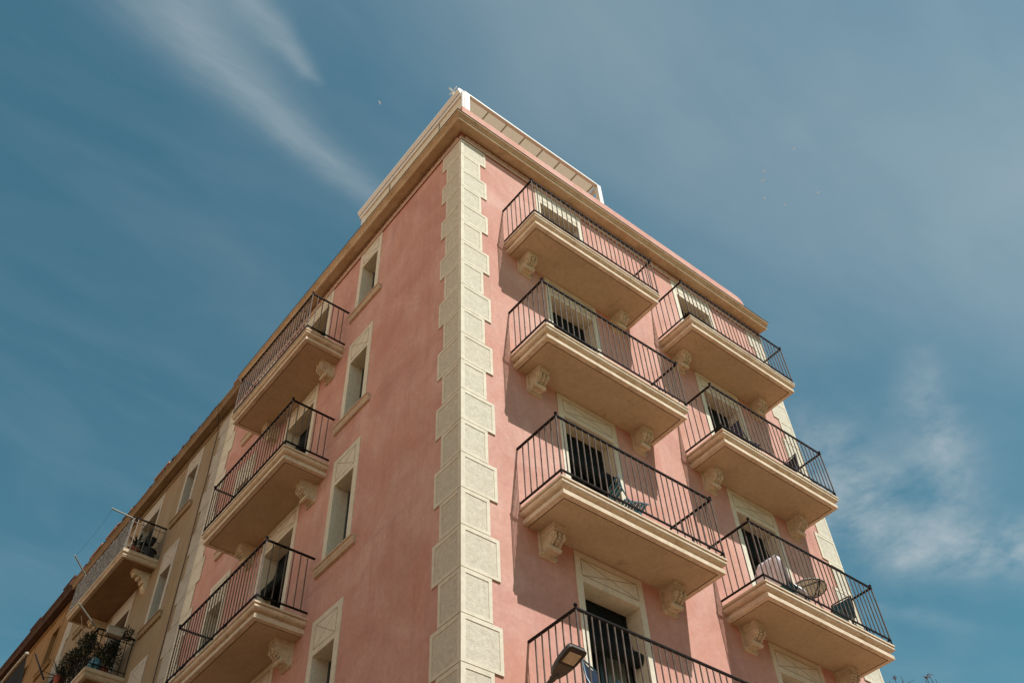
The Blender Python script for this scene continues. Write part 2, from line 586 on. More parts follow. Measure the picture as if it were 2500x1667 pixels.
def strip(mb, a, b, w, o0, o1, m):
    """thin raised line between two (s, z) points"""
    a, b = Vector(a), Vector(b)
    d = (b - a).normalized()
    n = Vector((-d.y, d.x)) * (w / 2)
    q = [a + n, a - n, b - n, b + n]
    vs = [(p.x, o0, p.y) for p in q] + [(p.x, o1, p.y) for p in q]
    mb.add(vs, [(0, 1, 2, 3), (4, 5, 6, 7), (0, 1, 5, 4), (1, 2, 6, 5), (2, 3, 7, 6), (3, 0, 4, 7)], m)


def crossed_panel(T, s0, s1, z0, z1, parent, loc, frame_o=0.014):
    mb = MB(T)
    w = 0.011
    o0, o1 = frame_o - 0.004, frame_o + 0.002
    strip(mb, (s0, z0), (s1, z0), w, o0, o1, 'groove')
    strip(mb, (s0, z1), (s1, z1), w, o0, o1, 'groove')
    strip(mb, (s0, z0 + w), (s0, z1 - w), w, o0, o1, 'groove')
    strip(mb, (s1, z0 + w), (s1, z1 - w), w, o0, o1, 'groove')
    strip(mb, (s0, z0), (s1, z1), w * .9, o0, o1 - 0.0005, 'groove')
    strip(mb, (s0, z1), (s1, z0), w * .9, o0, o1 - 0.0010, 'groove')
    return mb.build('crossed_panel', parent, loc)


def surround(T, w, h, fw, top, m, bottom=0.0, depth=0.28):
    """flat raised band round an opening of half-width w, from z=bottom to z=h, plus the plastered reveals"""
    mb = MB(T)
    F = 0.014
    for sg in (-1, 1):
        a, b = sorted((sg * w, sg * (w + fw)))
        mb.box(a, b, -0.02, F, bottom, top, m)
        a, b = sorted((sg * w, sg * (w + 0.03)))
        mb.box(a, b, -depth, -0.02, bottom, h, m)
    mb.box(-w, w, -0.02, F, h, top, m)
    mb.box(-w - 0.03, w + 0.03, -depth, -0.02, h, h + 0.03, m)
    mb.box(-w - 0.03, w + 0.03, -depth, -0.001, bottom - 0.03, bottom, m)
    return mb


def make_door(T, parent, loc, frame='cream', top=2.84, w=0.53, h=2.37, blind=0.70, curtain=True, variant=0, panel=True):
    d = surround(T, w, h, 0.112, top, frame).build('balcony_door', parent, loc)
    if panel:
        crossed_panel(T, -w, w, h + 0.10, h + 0.37, d, (0, 0, 0))
    # door leaves, two with a glazed light each
    mb = MB(T)
    for sg in (-1, 1):
        a, b = sorted((sg * 0.012, sg * (w - 0.004)))
        mb.box(a, a + 0.055, -0.36, -0.31, 0.02, h - 0.02, 'leaf_door')
        mb.box(b - 0.055, b, -0.36, -0.31, 0.02, h - 0.02, 'leaf_door')
        mb.box(a + 0.055, b - 0.055, -0.36, -0.31, 0.02, 0.42, 'leaf_door')
        mb.box(a + 0.055, b - 0.055, -0.36, -0.31, h - 0.1, h - 0.02, 'leaf_door')
    mb.build('door_leaf', d, (0, 0, 0), bevel=0.004)
    mb = MB(T)
    for sg in (-1, 1):
        a, b = sorted((sg * 0.067, sg * (w - 0.059)))
        mb.add([(a, -0.335, .42), (b, -0.335, .42), (b, -0.335, h - .1), (a, -0.335, h - .1)], [(0, 1, 2, 3)], 'glass')
    mb.build('pane', d, (0, 0, 0))
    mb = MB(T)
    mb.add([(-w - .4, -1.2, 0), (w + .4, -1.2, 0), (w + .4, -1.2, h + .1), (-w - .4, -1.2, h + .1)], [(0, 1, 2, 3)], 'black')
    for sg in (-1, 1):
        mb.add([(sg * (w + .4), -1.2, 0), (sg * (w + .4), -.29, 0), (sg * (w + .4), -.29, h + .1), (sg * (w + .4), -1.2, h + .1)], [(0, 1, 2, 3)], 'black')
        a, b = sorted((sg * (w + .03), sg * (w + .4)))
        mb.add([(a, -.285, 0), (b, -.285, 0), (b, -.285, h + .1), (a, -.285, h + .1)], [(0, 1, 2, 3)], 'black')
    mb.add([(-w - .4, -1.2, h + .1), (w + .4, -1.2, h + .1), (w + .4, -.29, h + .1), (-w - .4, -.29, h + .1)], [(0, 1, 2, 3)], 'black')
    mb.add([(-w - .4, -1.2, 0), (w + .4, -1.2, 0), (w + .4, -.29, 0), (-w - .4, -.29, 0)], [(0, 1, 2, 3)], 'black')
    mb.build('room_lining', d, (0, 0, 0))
    if curtain:
        rr = random.Random(variant)
        mb = MB(T)
        for (a, b) in ((-w + .02, -.10), (.12, w - .04))[: 2 if variant % 2 else 1]:
            n = 26
            vs, fs = [], []
            for i in range(n + 1):
                s = a + (b - a) * i / n
                oo = -0.385 + 0.018 * math.sin(i * 1.9 + rr.random())
                vs += [(s, oo, 0.03), (s, oo, h - .05)]
            for i in range(n):
                fs.append((2 * i, 2 * i + 2, 2 * i + 3, 2 * i + 1))
            mb.add(vs, fs, 'curtain')
        mb.build('curtain', d, (0, 0, 0), smooth=True)
    if blind:
        # slatted blind hanging from the lintel, its lower end rolled up
        mb = MB(T)
        zb = h - blind
        zz = h - 0.01
        k = 0
        while zz > zb:
            t = (h - zz) / blind
            oo = -0.27 + 0.10 * t * t
            mb.box(-w + .025, w - .025, oo - 0.007, oo + 0.007, zz - 0.040, zz - 0.004, 'blind')
            zz -= 0.044
            k += 1
        n = 18
        rad = 0.10
        prof = []
        for i in range(n):
            t = 2 * math.pi * i / n
            r2 = rad * (1 + 0.05 * math.sin(5 * t))
            prof.append((-0.145 + r2 * math.cos(t), zb - 0.05 + r2 * math.sin(t) * 1.1))
        mb.prism(prof, -w + .02, w - .02, 'blind')
        mb.build('rolled_blind', d, (0, 0, 0))
    return d


def make_narrow_window(T, parent, loc, hh, frame='cream', w=0.295, sill='sill', top=0.535, fw=0.128, panel=True, dark=True):
    """opening top at z=0, bottom at -hh"""
    d = surround(T, w, 0.0, fw, top, frame, bottom=-hh).build('narrow_window', parent, loc)
    if panel:
        crossed_panel(T, -w, w, 0.10, top - 0.10, d, (0, 0, 0))
    mb = MB(T)
    for (a, b, c, e) in ((-w, -w + .05, -hh, 0), (w - .05, w, -hh, 0), (-w + .05, w - .05, -.05, 0), (-w + .05, w - .05, -hh, -hh + .06)):
        mb.box(a, b, -0.30, -0.26, c + .001, e - .001, 'leaf_door')
    mb.box(-w + .05, w - .05, -0.295, -0.27, -hh * .5 - .02, -hh * .5 + .02, 'leaf_door')
    mb.build('casement', d, (0, 0, 0))
    mb = MB(T)
    mb.add([(-w + .04, -.285, -hh + .05), (w - .04, -.285, -hh + .05), (w - .04, -.285, -.04), (-w + .04, -.285, -.04)], [(0, 1, 2, 3)], 'glass')
    mb.build('pane', d, (0, 0, 0))
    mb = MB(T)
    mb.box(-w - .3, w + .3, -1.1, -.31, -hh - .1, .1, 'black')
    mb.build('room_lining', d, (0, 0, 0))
    mb = MB(T)
    # moulded sill
    prof = [(-.02, -.004), (.088, -.002), (.088, -.030), (.066, -.034), (.062, -.060), (.050, -.095), (.034, -.118), (.034, -.126), (.052, -.130), (.052, -.160), (.02, -.168), (-.02, -.168)]
    mb.prism([(o, z - hh) for o, z in prof], -w - fw - .175, w + fw + .12, sill)
    mb.build('sill', d, (0, 0, 0), bevel=0.004)
    return d


SLAB_PROF = [(.885, 0), (.885, -.028), (.848, -.034), (.848, -.052), (.872, -.056), (.872, -.082), (.862, -.098), (.845, -.112),
             (.820, -.118), (.788, -.124), (.788, -.166), (.826, -.172), (.834, -.180), (.834, -.248)]


def make_balcony(T, parent, loc, length=3.17, slab_mat='mould', sof='soffit', prof=SLAB_PROF, rail=True, corbels=True, corbel_fn=None, P=.88):
    """balcony from s=0 to s=length, wall at o=0, slab top at z=0"""
    mb = MB(T)
    n = len(prof)
    vs = []
    for (o, z) in prof:
        d = P - o
        vs += [(d, 0, z), (d, o, z), (length - d, o, z), (length - d, 0, z)]
    fs = []
    for i in range(n - 1):
        for k in range(3):
            a = i * 4 + k
            fs.append((a, a + 1, a + 5, a + 4))
    fs.append((0, 1, 2, 3))
    mb.add(vs, fs, slab_mat)
    zb = prof[-1][1]
    d0 = P - prof[-1][0]
    i0, i1 = .078, .094
    ob = prof[-1][0]

    def ring(a, b, za, zbb, m):
        A = [(d0 + a, 0, za), (d0 + a, ob - a, za), (length - d0 - a, ob - a, za), (length - d0 - a, 0, za)]
        B = [(d0 + b, 0, zbb), (d0 + b, ob - b, zbb), (length - d0 - b, ob - b, zbb), (length - d0 - b, 0, zbb)]
        mb.add(A + B, [(k, k + 1, k + 5, k + 4) for k in range(3)], m)
    ring(0, i0, zb, zb, slab_mat)
    ring(i0, i0 + .001, zb, zb + .012, 'drip')
    ring(i0 + .001, i1, zb + .012, zb + .012, 'drip')
    ring(i1, i1 + .001, zb + .012, zb + .002, 'drip')
    b = i1 + .001
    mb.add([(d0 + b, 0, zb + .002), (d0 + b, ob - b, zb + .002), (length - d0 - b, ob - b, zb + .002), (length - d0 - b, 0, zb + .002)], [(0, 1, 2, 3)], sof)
    slab = mb.build('balcony', parent, loc)
    if rail:
        make_railing(T, slab, length)
    if corbels:
        for s in (0.435, length - 0.445):
            (corbel_fn or make_corbel)(T, slab, s, zb)
    return slab


def make_railing(T, parent, length, O=.862, ztop=1.115):
    mb = MB(T)
    a, b = 0.022, length - 0.022
    t = 0.016
    # top and bottom rails
    mb.box(a - t, b + t, O - t, O + t, ztop - .026, ztop, 'iron')
    for s in (a, b):
        mb.box(s - t, s + t, -0.02, O - t, ztop - .026, ztop, 'iron')
    mb.box(a - .012, b + .012, O - .012, O + .012, .092, .116, 'iron')
    for s in (a, b):
        mb.box(s - .012, s + .012, -0.02, O - .012, .092, .116, 'iron')
    hb = 0.0068
    n = int(round((b - a) / 0.118))
    for i in range(1, n):
        s = a + (b - a) * i / n
        mb.box(s - hb, s + hb, O - hb, O + hb,   .116, ztop - .026, 'bar')
    m_ = 7
    for s in (a, b):
        for i in range(1, m_):
            o = O * i / m_
            mb.box(s - hb, s + hb, o - hb, o + hb,   .116, ztop - .026, 'bar')
        mb.box(s - .0095, s + .0095, O - .0095, O + .0095, -.01, .092, 'iron')
        mb.box(s - .0095, s + .0095, O - .0095, O + .0095, .116, ztop - .026, 'bar')
        mb.lathe((s, O, ztop), [(0, 0), (.014, .0), (.011, .010), (.021, .020), (.026, .034), (.021, .050), (.010, .060), (0, .062)], 'iron', 10)
    # little ring feet under the bottom rail
    for s in (length * .31, length * .79):
        mb.box(s - .010, s + .010, O - .010, O + .010, -.01, .092, 'iron')
        pts = [(s + .045 + .034 * math.cos(k * math.pi / 6), O, .048 + .034 * math.sin(k * math.pi / 6)) for k in range(12)]
        mb.tube(pts, .007, 'iron', 5, closed=True)
    return mb.build('railing', parent, (0, 0, 0))


def make_corbel(T0, parent, s, z):
    T = lambda S, o, q: T0(s + (S - s) * .97, o * .92, z + (q - z) * .94)
    mb = MB(T)
    # back plate with a moulded foot
    mb.box(s - .140, s + .140, -.01, .035, z - .37, z + .001, 'stone')
    mb.box(s - .150, s + .150, -.01, .050, z - .405, z - .37, 'stone')
    mb.box(s - .143, s + .143, -.01, .036, z - .425, z - .405, 'stone')
    # block under the slab
    mb.box(s - .112, s + .112, .035, .335, z - .055, z + .001, 'stone')
    mb.box(s - .102, s + .102, .035, .318, z - .125, z - .055, 'stone')
    # scrolled body: two raised ribs with a sunk, beaded channel between them
    prof = [(.035, -.125), (.300, -.125), (.322, -.150), (.318, -.190), (.288, -.230), (.245, -.258), (.205, -.288), (.180, -.318), (.165, -.350), (.140, -.372), (.035, -.372)]
    mb.prism([(max(.035, o - .034), z + q) for o, q in prof], s - .055, s + .055, 'stone')
    for sg in (-1, 1):
        a_, b_ = sorted((s + sg * .055, s + sg * .094))
        mb.prism([(o, z + q) for o, q in prof], a_, b_, 'stone')
        c = s + sg * .094
        for (o, q, r) in ((.262, -.180, .054), (.150, -.325, .046)):
            n = 14
            for rr, th in ((r, .014), (r * .48, .030)):
                pr = [(o + rr * math.cos(2 * math.pi * k / n), z + q + rr * math.sin(2 * math.pi * k / n)) for k in range(n)]
                a_, b_ = sorted((c - sg * .008, c + sg * th))
                mb.prism(pr, a_, b_, 'stone')
    for i, (o, q, r) in enumerate(((.300, -.160, .030), (.292, -.212, .022), (.252, -.246, .024), (.206, -.276, .020), (.172, -.306, .018))):
        mb.ball((s, o, z + q), 1.0, 'stone', 10, 7, (r * 1.1, r, r * .95))
        for sg in (-1, 1):
            mb.ball((s + sg * .074, o + .018, z + q - .012), 1.0, 'stone', 8, 6, (.013, .018, .022))
    # roll at the foot
    n = 12
    prof = [(.172 + .042 * math.cos(2 * math.pi * k / n), z - .345 + .042 * math.sin(2 * math.pi * k / n)) for k in range(n)]
    mb.prism(prof, s - .104, s + .104, 'stone')
    for sg in (-1, 1):
        mb.ball((s + sg * .104, .172, z - .345), .024, 'stone', 8, 6)
    return mb.build('corbel', parent, (0, 0, 0), smooth=True)


def make_quoin(TA, parent, joints, name='quoin', long_=.595, short=.452, pm='rough', fm='cream', TB=None, first_long=True, flip=False, s_edge=0.0, plain_blocks=False, flipB=False, edgeB=0.0):
    """alternating long and short blocks up one corner; each has a smooth margin and a rough field"""
    mb = MB(TA)
    for fi, T in enumerate((TA, TB)):
        if T is None:
            continue
        mb.T = T
        fl = flip if fi == 0 else flipB
        ed = s_edge if fi == 0 else edgeB
        sx = (lambda a, ed=ed: ed - a) if fl else (lambda a, ed=ed: ed + a)

        def bx(a, b, o0, o1, z0, z1, m):
            p, q = sorted((sx(a), sx(b)))
            mb.box(p, q, o0, o1, z0, z1, m)
        corner = 0.0
        for i, (zt, zb) in enumerate(zip(joints, joints[1:])):
            L = long_ if (i % 2 == 0) == first_long else short
            g = .006
            z1, z0 = zt - g, zb + g
            bx(corner, L + .004, -.01, .006, zb, zt, 'joint')
            if plain_blocks:
                bx(corner, L, .006, .020, z0, z1, pm)
                continue
            a, b = corner + .050, L - .052
            c, d = z0 + .046, z1 - .060
            e0 = corner if (fi == 1 or TB is None) else -.020
            bx(e0, a, .006, .020, z0, z1, fm)
            bx(b, L, .006, .020, z0, z1, fm)
            bx(a, b, .006, .020, z0, c, fm)
            bx(a, b, .006, .020, d, z1, fm)
            bx(a, b, .004, .013, c, d, pm)
    return mb.build(name, parent)


def sweep_corner(mb, prof, sR, sL, m, close=False):
    """sweep an (o, z) profile round the street corner: along the right facade to x=sR, along the left to y=sL"""
    n = len(prof)
    vs = []
    for o, z in prof:
        vs += [(sR, -o, z), (-o, -o, z), (-o, sL, z)]
    fs = []
    for i in range(n if close else n - 1):
        j = (i + 1) % n
        for k in range(2):
            fs.append((i * 3 + k, i * 3 + k + 1, j * 3 + k + 1, j * 3 + k))
    if close:
        fs.append(tuple(i * 3 for i in range(n)))
        fs.append(tuple(i * 3 + 2 for i in range(n)))
    mb.add(vs, fs, m)


def sweep_line(mb, prof, s0, s1, m):
    mb.prism(prof, s0, s1, m)


# ------------------------------------------------------------------ the pink corner building
pink = empty('pink_building', (0, 0, 0))
tag(pink, 'pink corner apartment building with cream quoins and two facades of iron railed balconies', 'building')
XR, YL = 9.05, 9.60
ZF = [16.07, 12.97, 9.87, 6.76]            # slab tops
DZ = 2.37
RC = (2.555, 6.57)                          # door centres on the right
LC = 5.425
holesR, holesL = [], []
for zf in ZF + [3.66, .5]:
    for c in RC:
        holesR.append((c - .53, c + .53, zf, zf + DZ))
    holesL.append((LC - .53, LC + .53, zf, zf + DZ))
NW = [(18.36, 1.49), (15.28, 1.56), (12.23, 1.56), (9.065, 1.56), (5.96, 1.56)]
NWC = (3.25, 7.81)
for zt, hh in NW:
    for c in NWC:
        holesL.append((c - .295, c + .295, zt - hh, zt))
mb = MB(FR)
wall_sheet(mb, 0, XR, 0, 19.2, holesR, 'pink')
mb.T = FL
wall_sheet(mb, 0, YL, 0, 19.2, holesL, 'pink')
mb.T = ID
mb.add([(XR, 0, 0), (XR, YL, 0), (XR, YL, 19.2), (XR, 0, 19.2)], [(0, 1, 2, 3)], 'pink')
mb.add([(0, YL, 0), (XR, YL, 0), (XR, YL, 19.2), (0, YL, 19.2)], [(0, 1, 2, 3)], 'pink')
mb.add([(0, 0, 19.19), (XR, 0, 19.19), (XR, YL, 19.19), (0, YL, 19.19)], [(0, 1, 2, 3)], 'tile')
mb.build('wall', pink, recalc=False)

J = [18.868, 18.322, 17.747, 17.142, 16.559, 15.973, 15.355, 14.761, 14.112]
while len(J) < 16:
    J.append(J[-1] - (14.112 - 9.767) / 7)
J += [9.164, 8.525, 7.891, 7.266]
while J[-1] > .7:
    J.append(J[-1] - .62)
make_quoin(FR, pink, J, TB=FL)
make_quoin(FR, pink, J, flip=True, s_edge=XR + .0)
make_quoin(FL, pink, J, flip=True, s_edge=YL - .005, first_long=True, long_=.57, short=.42, pm='cream')

# ornamental frieze
mb = MB()
sweep_corner(mb, [(0, 18.880), (.030, 18.885), (.034, 18.915), (.018, 18.930), (.018, 18.950), (.010, 18.952), (.010, 19.118), (.026, 19.120), (.026, 19.150), (0, 19.15)], XR, 8.9, 'frieze', True)
fr = mb.build('frieze', pink)
mb = MB()
sweep_corner(mb, [(.030, 18.887), (.037, 18.890), (.037, 18.918), (.022, 18.936), (.012, 18.948)], XR, 8.9, 'ring', True)


def rings(T, s0, s1, z, rad, pitch, mbx):
    n = int((s1 - s0) / pitch)
    for i in range(n):
        c = s0 + pitch * (i + .5)
        k = 12
        for (r0, r1) in ((rad * .74, rad), (0.0, rad * .36)):
            vs, fs = [], []
            for q in range(k):
                t = 2 * math.pi * q / k
                for r in (r0, r1):
                    for o in (.010, .024):
                        vs.append((c + max(r, .001) * math.cos(t), o, z + max(r, .001) * math.sin(t)))
            for q in range(k):
                a, b = q * 4, ((q + 1) % k) * 4
                fs += [(a + 1, b + 1, b + 3, a + 3), (a + 2, a + 3, b + 3, b + 2), (a, b, b + 1, a + 1)]
            mbx.T = T
            mbx.add(vs, fs, 'ring')
        # link between rings
        for dz in (-.045, .045):
            mbx.box(c + pitch / 2 - .022, c + pitch / 2 + .022, .010, .017, z + dz - .012, z + dz + .012, 'ring')


rings(FR, .08, XR - .05, 19.035, .064, .142, mb)
rings(FL, .08, 8.85, 19.035, .064, .142, mb)
mb.build('guilloche', fr, recalc=True)

# cornice
CPROF = [(-.05, 19.151), (.050, 19.151), (.062, 19.138), (.085, 19.132), (.220, 19.122), (.222, 19.096), (.262, 19.096), (.262, 19.138),
         (.250, 19.142), (.250, 19.152), (.264, 19.158), (.282, 19.184), (.312, 19.206), (.316, 19.222), (.336, 19.226), (.340, 19.262), (-.05, 19.275)]
mb = MB()
sweep_corner(mb, CPROF, XR + .03, 8.85, 'cornice', True)
sweep_corner(mb, [(.255, 19.2755), (.352, 19.2635), (.352, 19.276), (-.04, 19.292)], XR + .04, 8.86, 'darktile', True)
mb.build('cornice', pink)
# lower run of cornice where the two houses meet
mb = MB(FL)
CP2 = [(o * .93, z - .10) for o, z in CPROF]
sweep_line(mb, CP2, 8.86, 9.84, 'bcornice')
mb.build('cornice', pink)

# roof parapet over the sunny side
mb = MB(FR)
n = 8
prof = [(8.87 - .22, 20.36)] + [(8.87 - .22 + .22 * math.sin(math.pi / 2 * k / n), 20.36 - .22 + .22 * math.cos(math.pi / 2 * k / n)) for k in range(1, n + 1)] + [(8.87, 19.22)]
out = [(.03, 19.22), (.03, 20.36)] + prof
vs = [(s, 0, z) for s, z in out] + [(s, -.14, z) for s, z in out]
k = len(out)
mb.add(vs, [(i, (i + 1) % k, k + (i + 1) % k, k + i) for i in range(k)] + [tuple(range(k)), tuple(range(k, 2 * k))], 'pink')
mb.build('parapet', pink)

# balconies, doors and windows: one of each built, the rest copied
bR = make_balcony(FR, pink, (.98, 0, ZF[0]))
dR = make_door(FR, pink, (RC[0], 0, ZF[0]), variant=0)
dR2 = None
for i, zf in enumerate(ZF):
    for j, c in enumerate(RC):
        if i or j:
            dup(bR, pink, (.98 + j * 4.0 - (0.0 if j == 0 else .0), 0, zf))
            if (i + j) % 2 == 1 and dR2 is None:
                dR2 = make_door(FR, pink, (c, 0, zf), variant=1)
            else:
                dup(dR2 if (i + j) % 2 == 1 else dR, pink, (c, 0, zf))
bL = make_balcony(FL, pink, (0, 3.895, ZF[0]), length=3.06)
dL = make_door(FL, pink, (0, LC, ZF[0]), variant=2)
for zf in ZF[1:]:
    dup(bL, pink, (0, 3.895, zf))
    dup(dL, pink, (0, LC, zf))
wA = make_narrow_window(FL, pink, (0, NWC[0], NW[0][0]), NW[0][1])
dup(wA, pink, (0, NWC[1], NW[0][0]))
wB = make_narrow_window(FL, pink, (0, NWC[0], NW[1][0]), NW[1][1], top=.605)
dup(wB, pink, (0, NWC[1], NW[1][0]))
for zt, hh in NW[2:4]:
    for c in NWC:
        dup(wB, pink, (0, c, zt))

# ------------------------------------------------------------------ rooftop awning structure
perg = empty('rooftop_awning', (0.1, 0.17, 19.28))
tag(perg, 'white metal rooftop awning frame with cream cloth roof above the corner', 'awning')
OX, OY, OZ = -0.1, -0.17, -19.28


def pbox(mb, a0, a1, b0, b1, c0, c1, m):
    mb.box(a0 + OX, a1 + OX, b0 + OY, b1 + OY, c0 + OZ, c1 + OZ, m)


ZT = 21.58
mb = MB(); pbox(mb, .22, .37, .17, .29, 19.28, ZT - .06, 'white'); mb.build('post', perg, bevel=.008)
mb = MB(); pbox(mb, 4.24, 4.36, .17, .29, 19.28, ZT - .005, 'white'); mb.build('post', perg, bevel=.008)
mb = MB(); pbox(mb, .14, .24, 4.13, 4.24, 19.28, ZT - .1, 'white'); mb.build('post', perg, bevel=.008)
mb = MB(); pbox(mb, 4.24, 4.36, 4.10, 4.22, 19.28, ZT - .1, 'white'); mb.build('post', perg, bevel=.008)
mb = MB(); pbox(mb, .22, 4.24, .17, .25, ZT - .06, ZT, 'white'); mb.build('front_beam', perg, bevel=.006)
mb = MB(); pbox(mb, .30, 4.24, 4.10, 4.20, ZT - .08, ZT, 'white'); mb.build('back_beam', perg, bevel=.006)
mb = MB(); pbox(mb, 4.27, 4.35, .30, 4.10, ZT - .08, ZT - .01, 'white'); mb.build('side_beam', perg, bevel=.006)
# rounded gutter along the shaded side
mb = MB(FL)
prof = [(.0 + .09 * math.cos(t) * 1.0, ZT - .11 + .09 * math.sin(t)) for t in [k * math.pi / 8 for k in range(0, 9)]]
prof = [(-.13, ZT - .02), (-.10, ZT)] + [(-.055 + .085 * math.sin(t), ZT - .085 + .085 * math.cos(t)) for t in [k * math.pi / 10 for k in range(0, 9)]] + [(-.02, ZT - .20), (-.13, ZT - .20)]
mb.prism([(o - OX + 0.0 - .10 + .02, z + OZ) for o, z in prof], .19 + OY, 4.33 + OY, 'white')
mb.build('gutter', perg, smooth=True)
mb = MB(FL)
mb.box(.19 + OY, 4.30 + OY, -.19 - OX, -.11 - OX, ZT - .36 + OZ, ZT - .235 + OZ, 'white')
mb.box(.19 + OY, 4.28 + OY, -.16 - OX, -.13 - OX, ZT - .235 + OZ, ZT - .20 + OZ, 'canvas')
mb.build('roller_case', perg, bevel=.01)
# drop screens
for (a, b) in ((.22, 1.015), (1.02, 3.005), (3.01, 4.12)):
    mb = MB(FL)
    n, kk = 8, 6
    vs, fs = [], []
    for i in range(kk + 1):
        t = i / kk
        for q in range(n + 1):
            s = a + (b - a) * q / n
            o = -.15 - .05 * math.sin(math.pi * t) - OX
            vs.append((s + OY, o, ZT - .375 + OZ + (19.30 - ZT + .375) * t))
    for i in range(kk):
        for q in range(n):
            fs.append((i * (n + 1) + q, i * (n + 1) + q + 1, (i + 1) * (n + 1) + q + 1, (i + 1) * (n + 1) + q))
    mb.add(vs, fs, 'screen')
    for s in (a + .004, b - .012):
        mb.box(s + OY, s + .008 + OY, -.149 - OX, -.14 - OX, 19.30 + OZ, ZT - .38 + OZ, 'canvas') if s < a + .01 and a > .5 else None
    mb.build('drop_screen', perg, smooth=True)
# drain pipe at the corner
mb = MB()
mb.tube([(.145 + OX, .14 + OY, 20.2 + OZ), (.145 + OX, .14 + OY, ZT - .22 + OZ)], .035, 'white', 10)
mb.build('downpipe', perg, smooth=True)
# rafters and cloth
xs = [.42 + i * (4.18 - .42) / 7 for i in range(8)]
for x in xs[1:]:
    mb = MB(); pbox(mb, x - .010, x + .010, .25, 4.10, ZT - .070, ZT - .035, 'whitepot'); mb.build('rafter', perg)
mb = MB()
ys = [.25 + (4.10 - .25) * k / 24 for k in range(25)]
vs, fs = [], []
nx = 56
for yk in ys:
    for q in range(nx + 1):
        x = .36 + (4.24 - .36) * q / nx
        ph = (x - xs[0]) / (xs[1] - xs[0])
        sag = .035 * math.sin(math.pi * (ph % 1.0)) ** 0.8 * min(1, (yk - .25) / .35)
        vs.append((x + OX, yk + OY, ZT - .025 - sag + OZ))
for i in range(24):
    for q in range(nx):
        a = i * (nx + 1) + q
        fs.append((a, a + 1, a + nx + 2, a + nx + 1))
mb.add(vs, fs, 'awning')
mb.build('cloth_roof', perg, smooth=True)

# low pier, white block and dark plant on the roof edge where the houses meet
mb = MB(FL)
mb.box(8.15, 9.25, -.12, .24, 19.19, 19.40, 'bcornice')
mb.box(8.10, 9.30, -.15, .27, 19.40, 19.45, 'tile')
tag(mb.build('roof_pier'), 'low tan masonry pier at the far end of the pink roof edge', 'pier')

# ------------------------------------------------------------------ the beige neighbour
beige = empty('beige_building', (0, 9.6, 0))
tag(beige, 'weathered beige apartment building joined to the pink one, with plants on its balconies', 'building')
BY = -9.6
BE = 19.35
holes = []
bz = [(18.27, 1.40), (15.22, 1.42), (12.15, 1.42), (9.0, 1.42)]
BW = (11.50, 17.55)
for zt, hh in bz:
    for c in BW:
        holes.append((c - .30, c + .30, zt - hh, zt))
BD = 14.0
for zf in (15.93, 12.83, 9.73, 6.63):
    holes.append((BD - .56, BD + .56, zf, zf + 2.37))
holes = [(a + BY, b + BY, c, d) for a, b, c, d in holes]
mb = MB(FL)
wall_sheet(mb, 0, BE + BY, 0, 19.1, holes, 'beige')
mb.T = ID
L_ = BE + BY
mb.add([(9.0, 0, 0), (9.0, L_, 0), (9.0, L_, 19.1), (9.0, 0, 19.1)], [(0, 1, 2, 3)], 'beige')
mb.add([(0, L_, 0), (9.0, L_, 0), (9.0, L_, 19.1), (0, L_, 19.1)], [(0, 1, 2, 3)], 'beige')
mb.add([(0, .01, 0), (9.0, .01, 0), (9.0, .01, 19.1), (0, .01, 19.1)], [(0, 1, 2, 3)], 'beige')
mb.add([(0, 0, 19.08), (9.0, 0, 19.08), (9.0, L_, 19.08), (0, L_, 19.08)], [(0, 1, 2, 3)], 'tile')
mb.build('wall', beige, recalc=False)
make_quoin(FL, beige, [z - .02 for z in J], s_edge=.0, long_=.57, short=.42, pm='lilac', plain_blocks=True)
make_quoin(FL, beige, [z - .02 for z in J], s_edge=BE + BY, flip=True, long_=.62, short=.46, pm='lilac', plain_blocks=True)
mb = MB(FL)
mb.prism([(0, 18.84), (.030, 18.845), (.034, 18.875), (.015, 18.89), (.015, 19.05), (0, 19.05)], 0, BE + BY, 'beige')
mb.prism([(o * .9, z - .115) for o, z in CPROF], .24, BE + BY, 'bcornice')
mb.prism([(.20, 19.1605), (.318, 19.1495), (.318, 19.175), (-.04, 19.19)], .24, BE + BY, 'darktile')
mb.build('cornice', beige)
rr = random.Random(77)
mb = MB(FL)
q = .3
while q < BE + BY - .1:
    w_ = rr.uniform(.13, .17)
    h_ = rr.choice((.0, .015, .03, .045))
    mb.box(q, q + w_ - .02, -.16, .322 + rr.uniform(-.03, .01), 19.1765, 19.20 + h_, 'tile' if rr.random() < .5 else 'darktile')
    q += w_
mb.build('roof_tiles', beige)
for i, c in enumerate((13.35, 16.6, 17.75)):
    mb = MB(FL)
    c += BY
    mb.box(c - .42, c + .42, -.10, .265, 19.18, 19.37, 'bcornice')
    mb.box(c - .46, c + .46, -.13, .295, 19.37, 19.42, 'tile')
    mb.build('roof_pier', beige)
w1 = make_narrow_window(FL, beige, (0, BW[0] + BY, bz[0][0]), bz[0][1], frame='bframe', sill='beige', w=.30)
dup(w1, beige, (0, BW[1] + BY, bz[0][0]))
w2 = make_narrow_window(FL, beige, (0, BW[0] + BY, bz[1][0]), bz[1][1], frame='bframe', sill='beige', w=.30, top=.66)
dup(w2, beige, (0, BW[1] + BY, bz[1][0]))
for zt, hh in bz[2:]:
    for c in BW:
        dup(w2, beige, (0, c + BY, zt))
d1 = make_door(FL, beige, (0, BD + BY, 15.93), frame='bframe', w=.56, variant=2, blind=.5)
for zf in (12.83, 9.73):
    dup(d1, beige, (0, BD + BY, zf))
BPROF = [(.88, 0), (.88, -.085), (.862, -.092), (.862, -.10), (.85, -.115), (.85, -.165), (.835, -.18), (.835, -.20)]


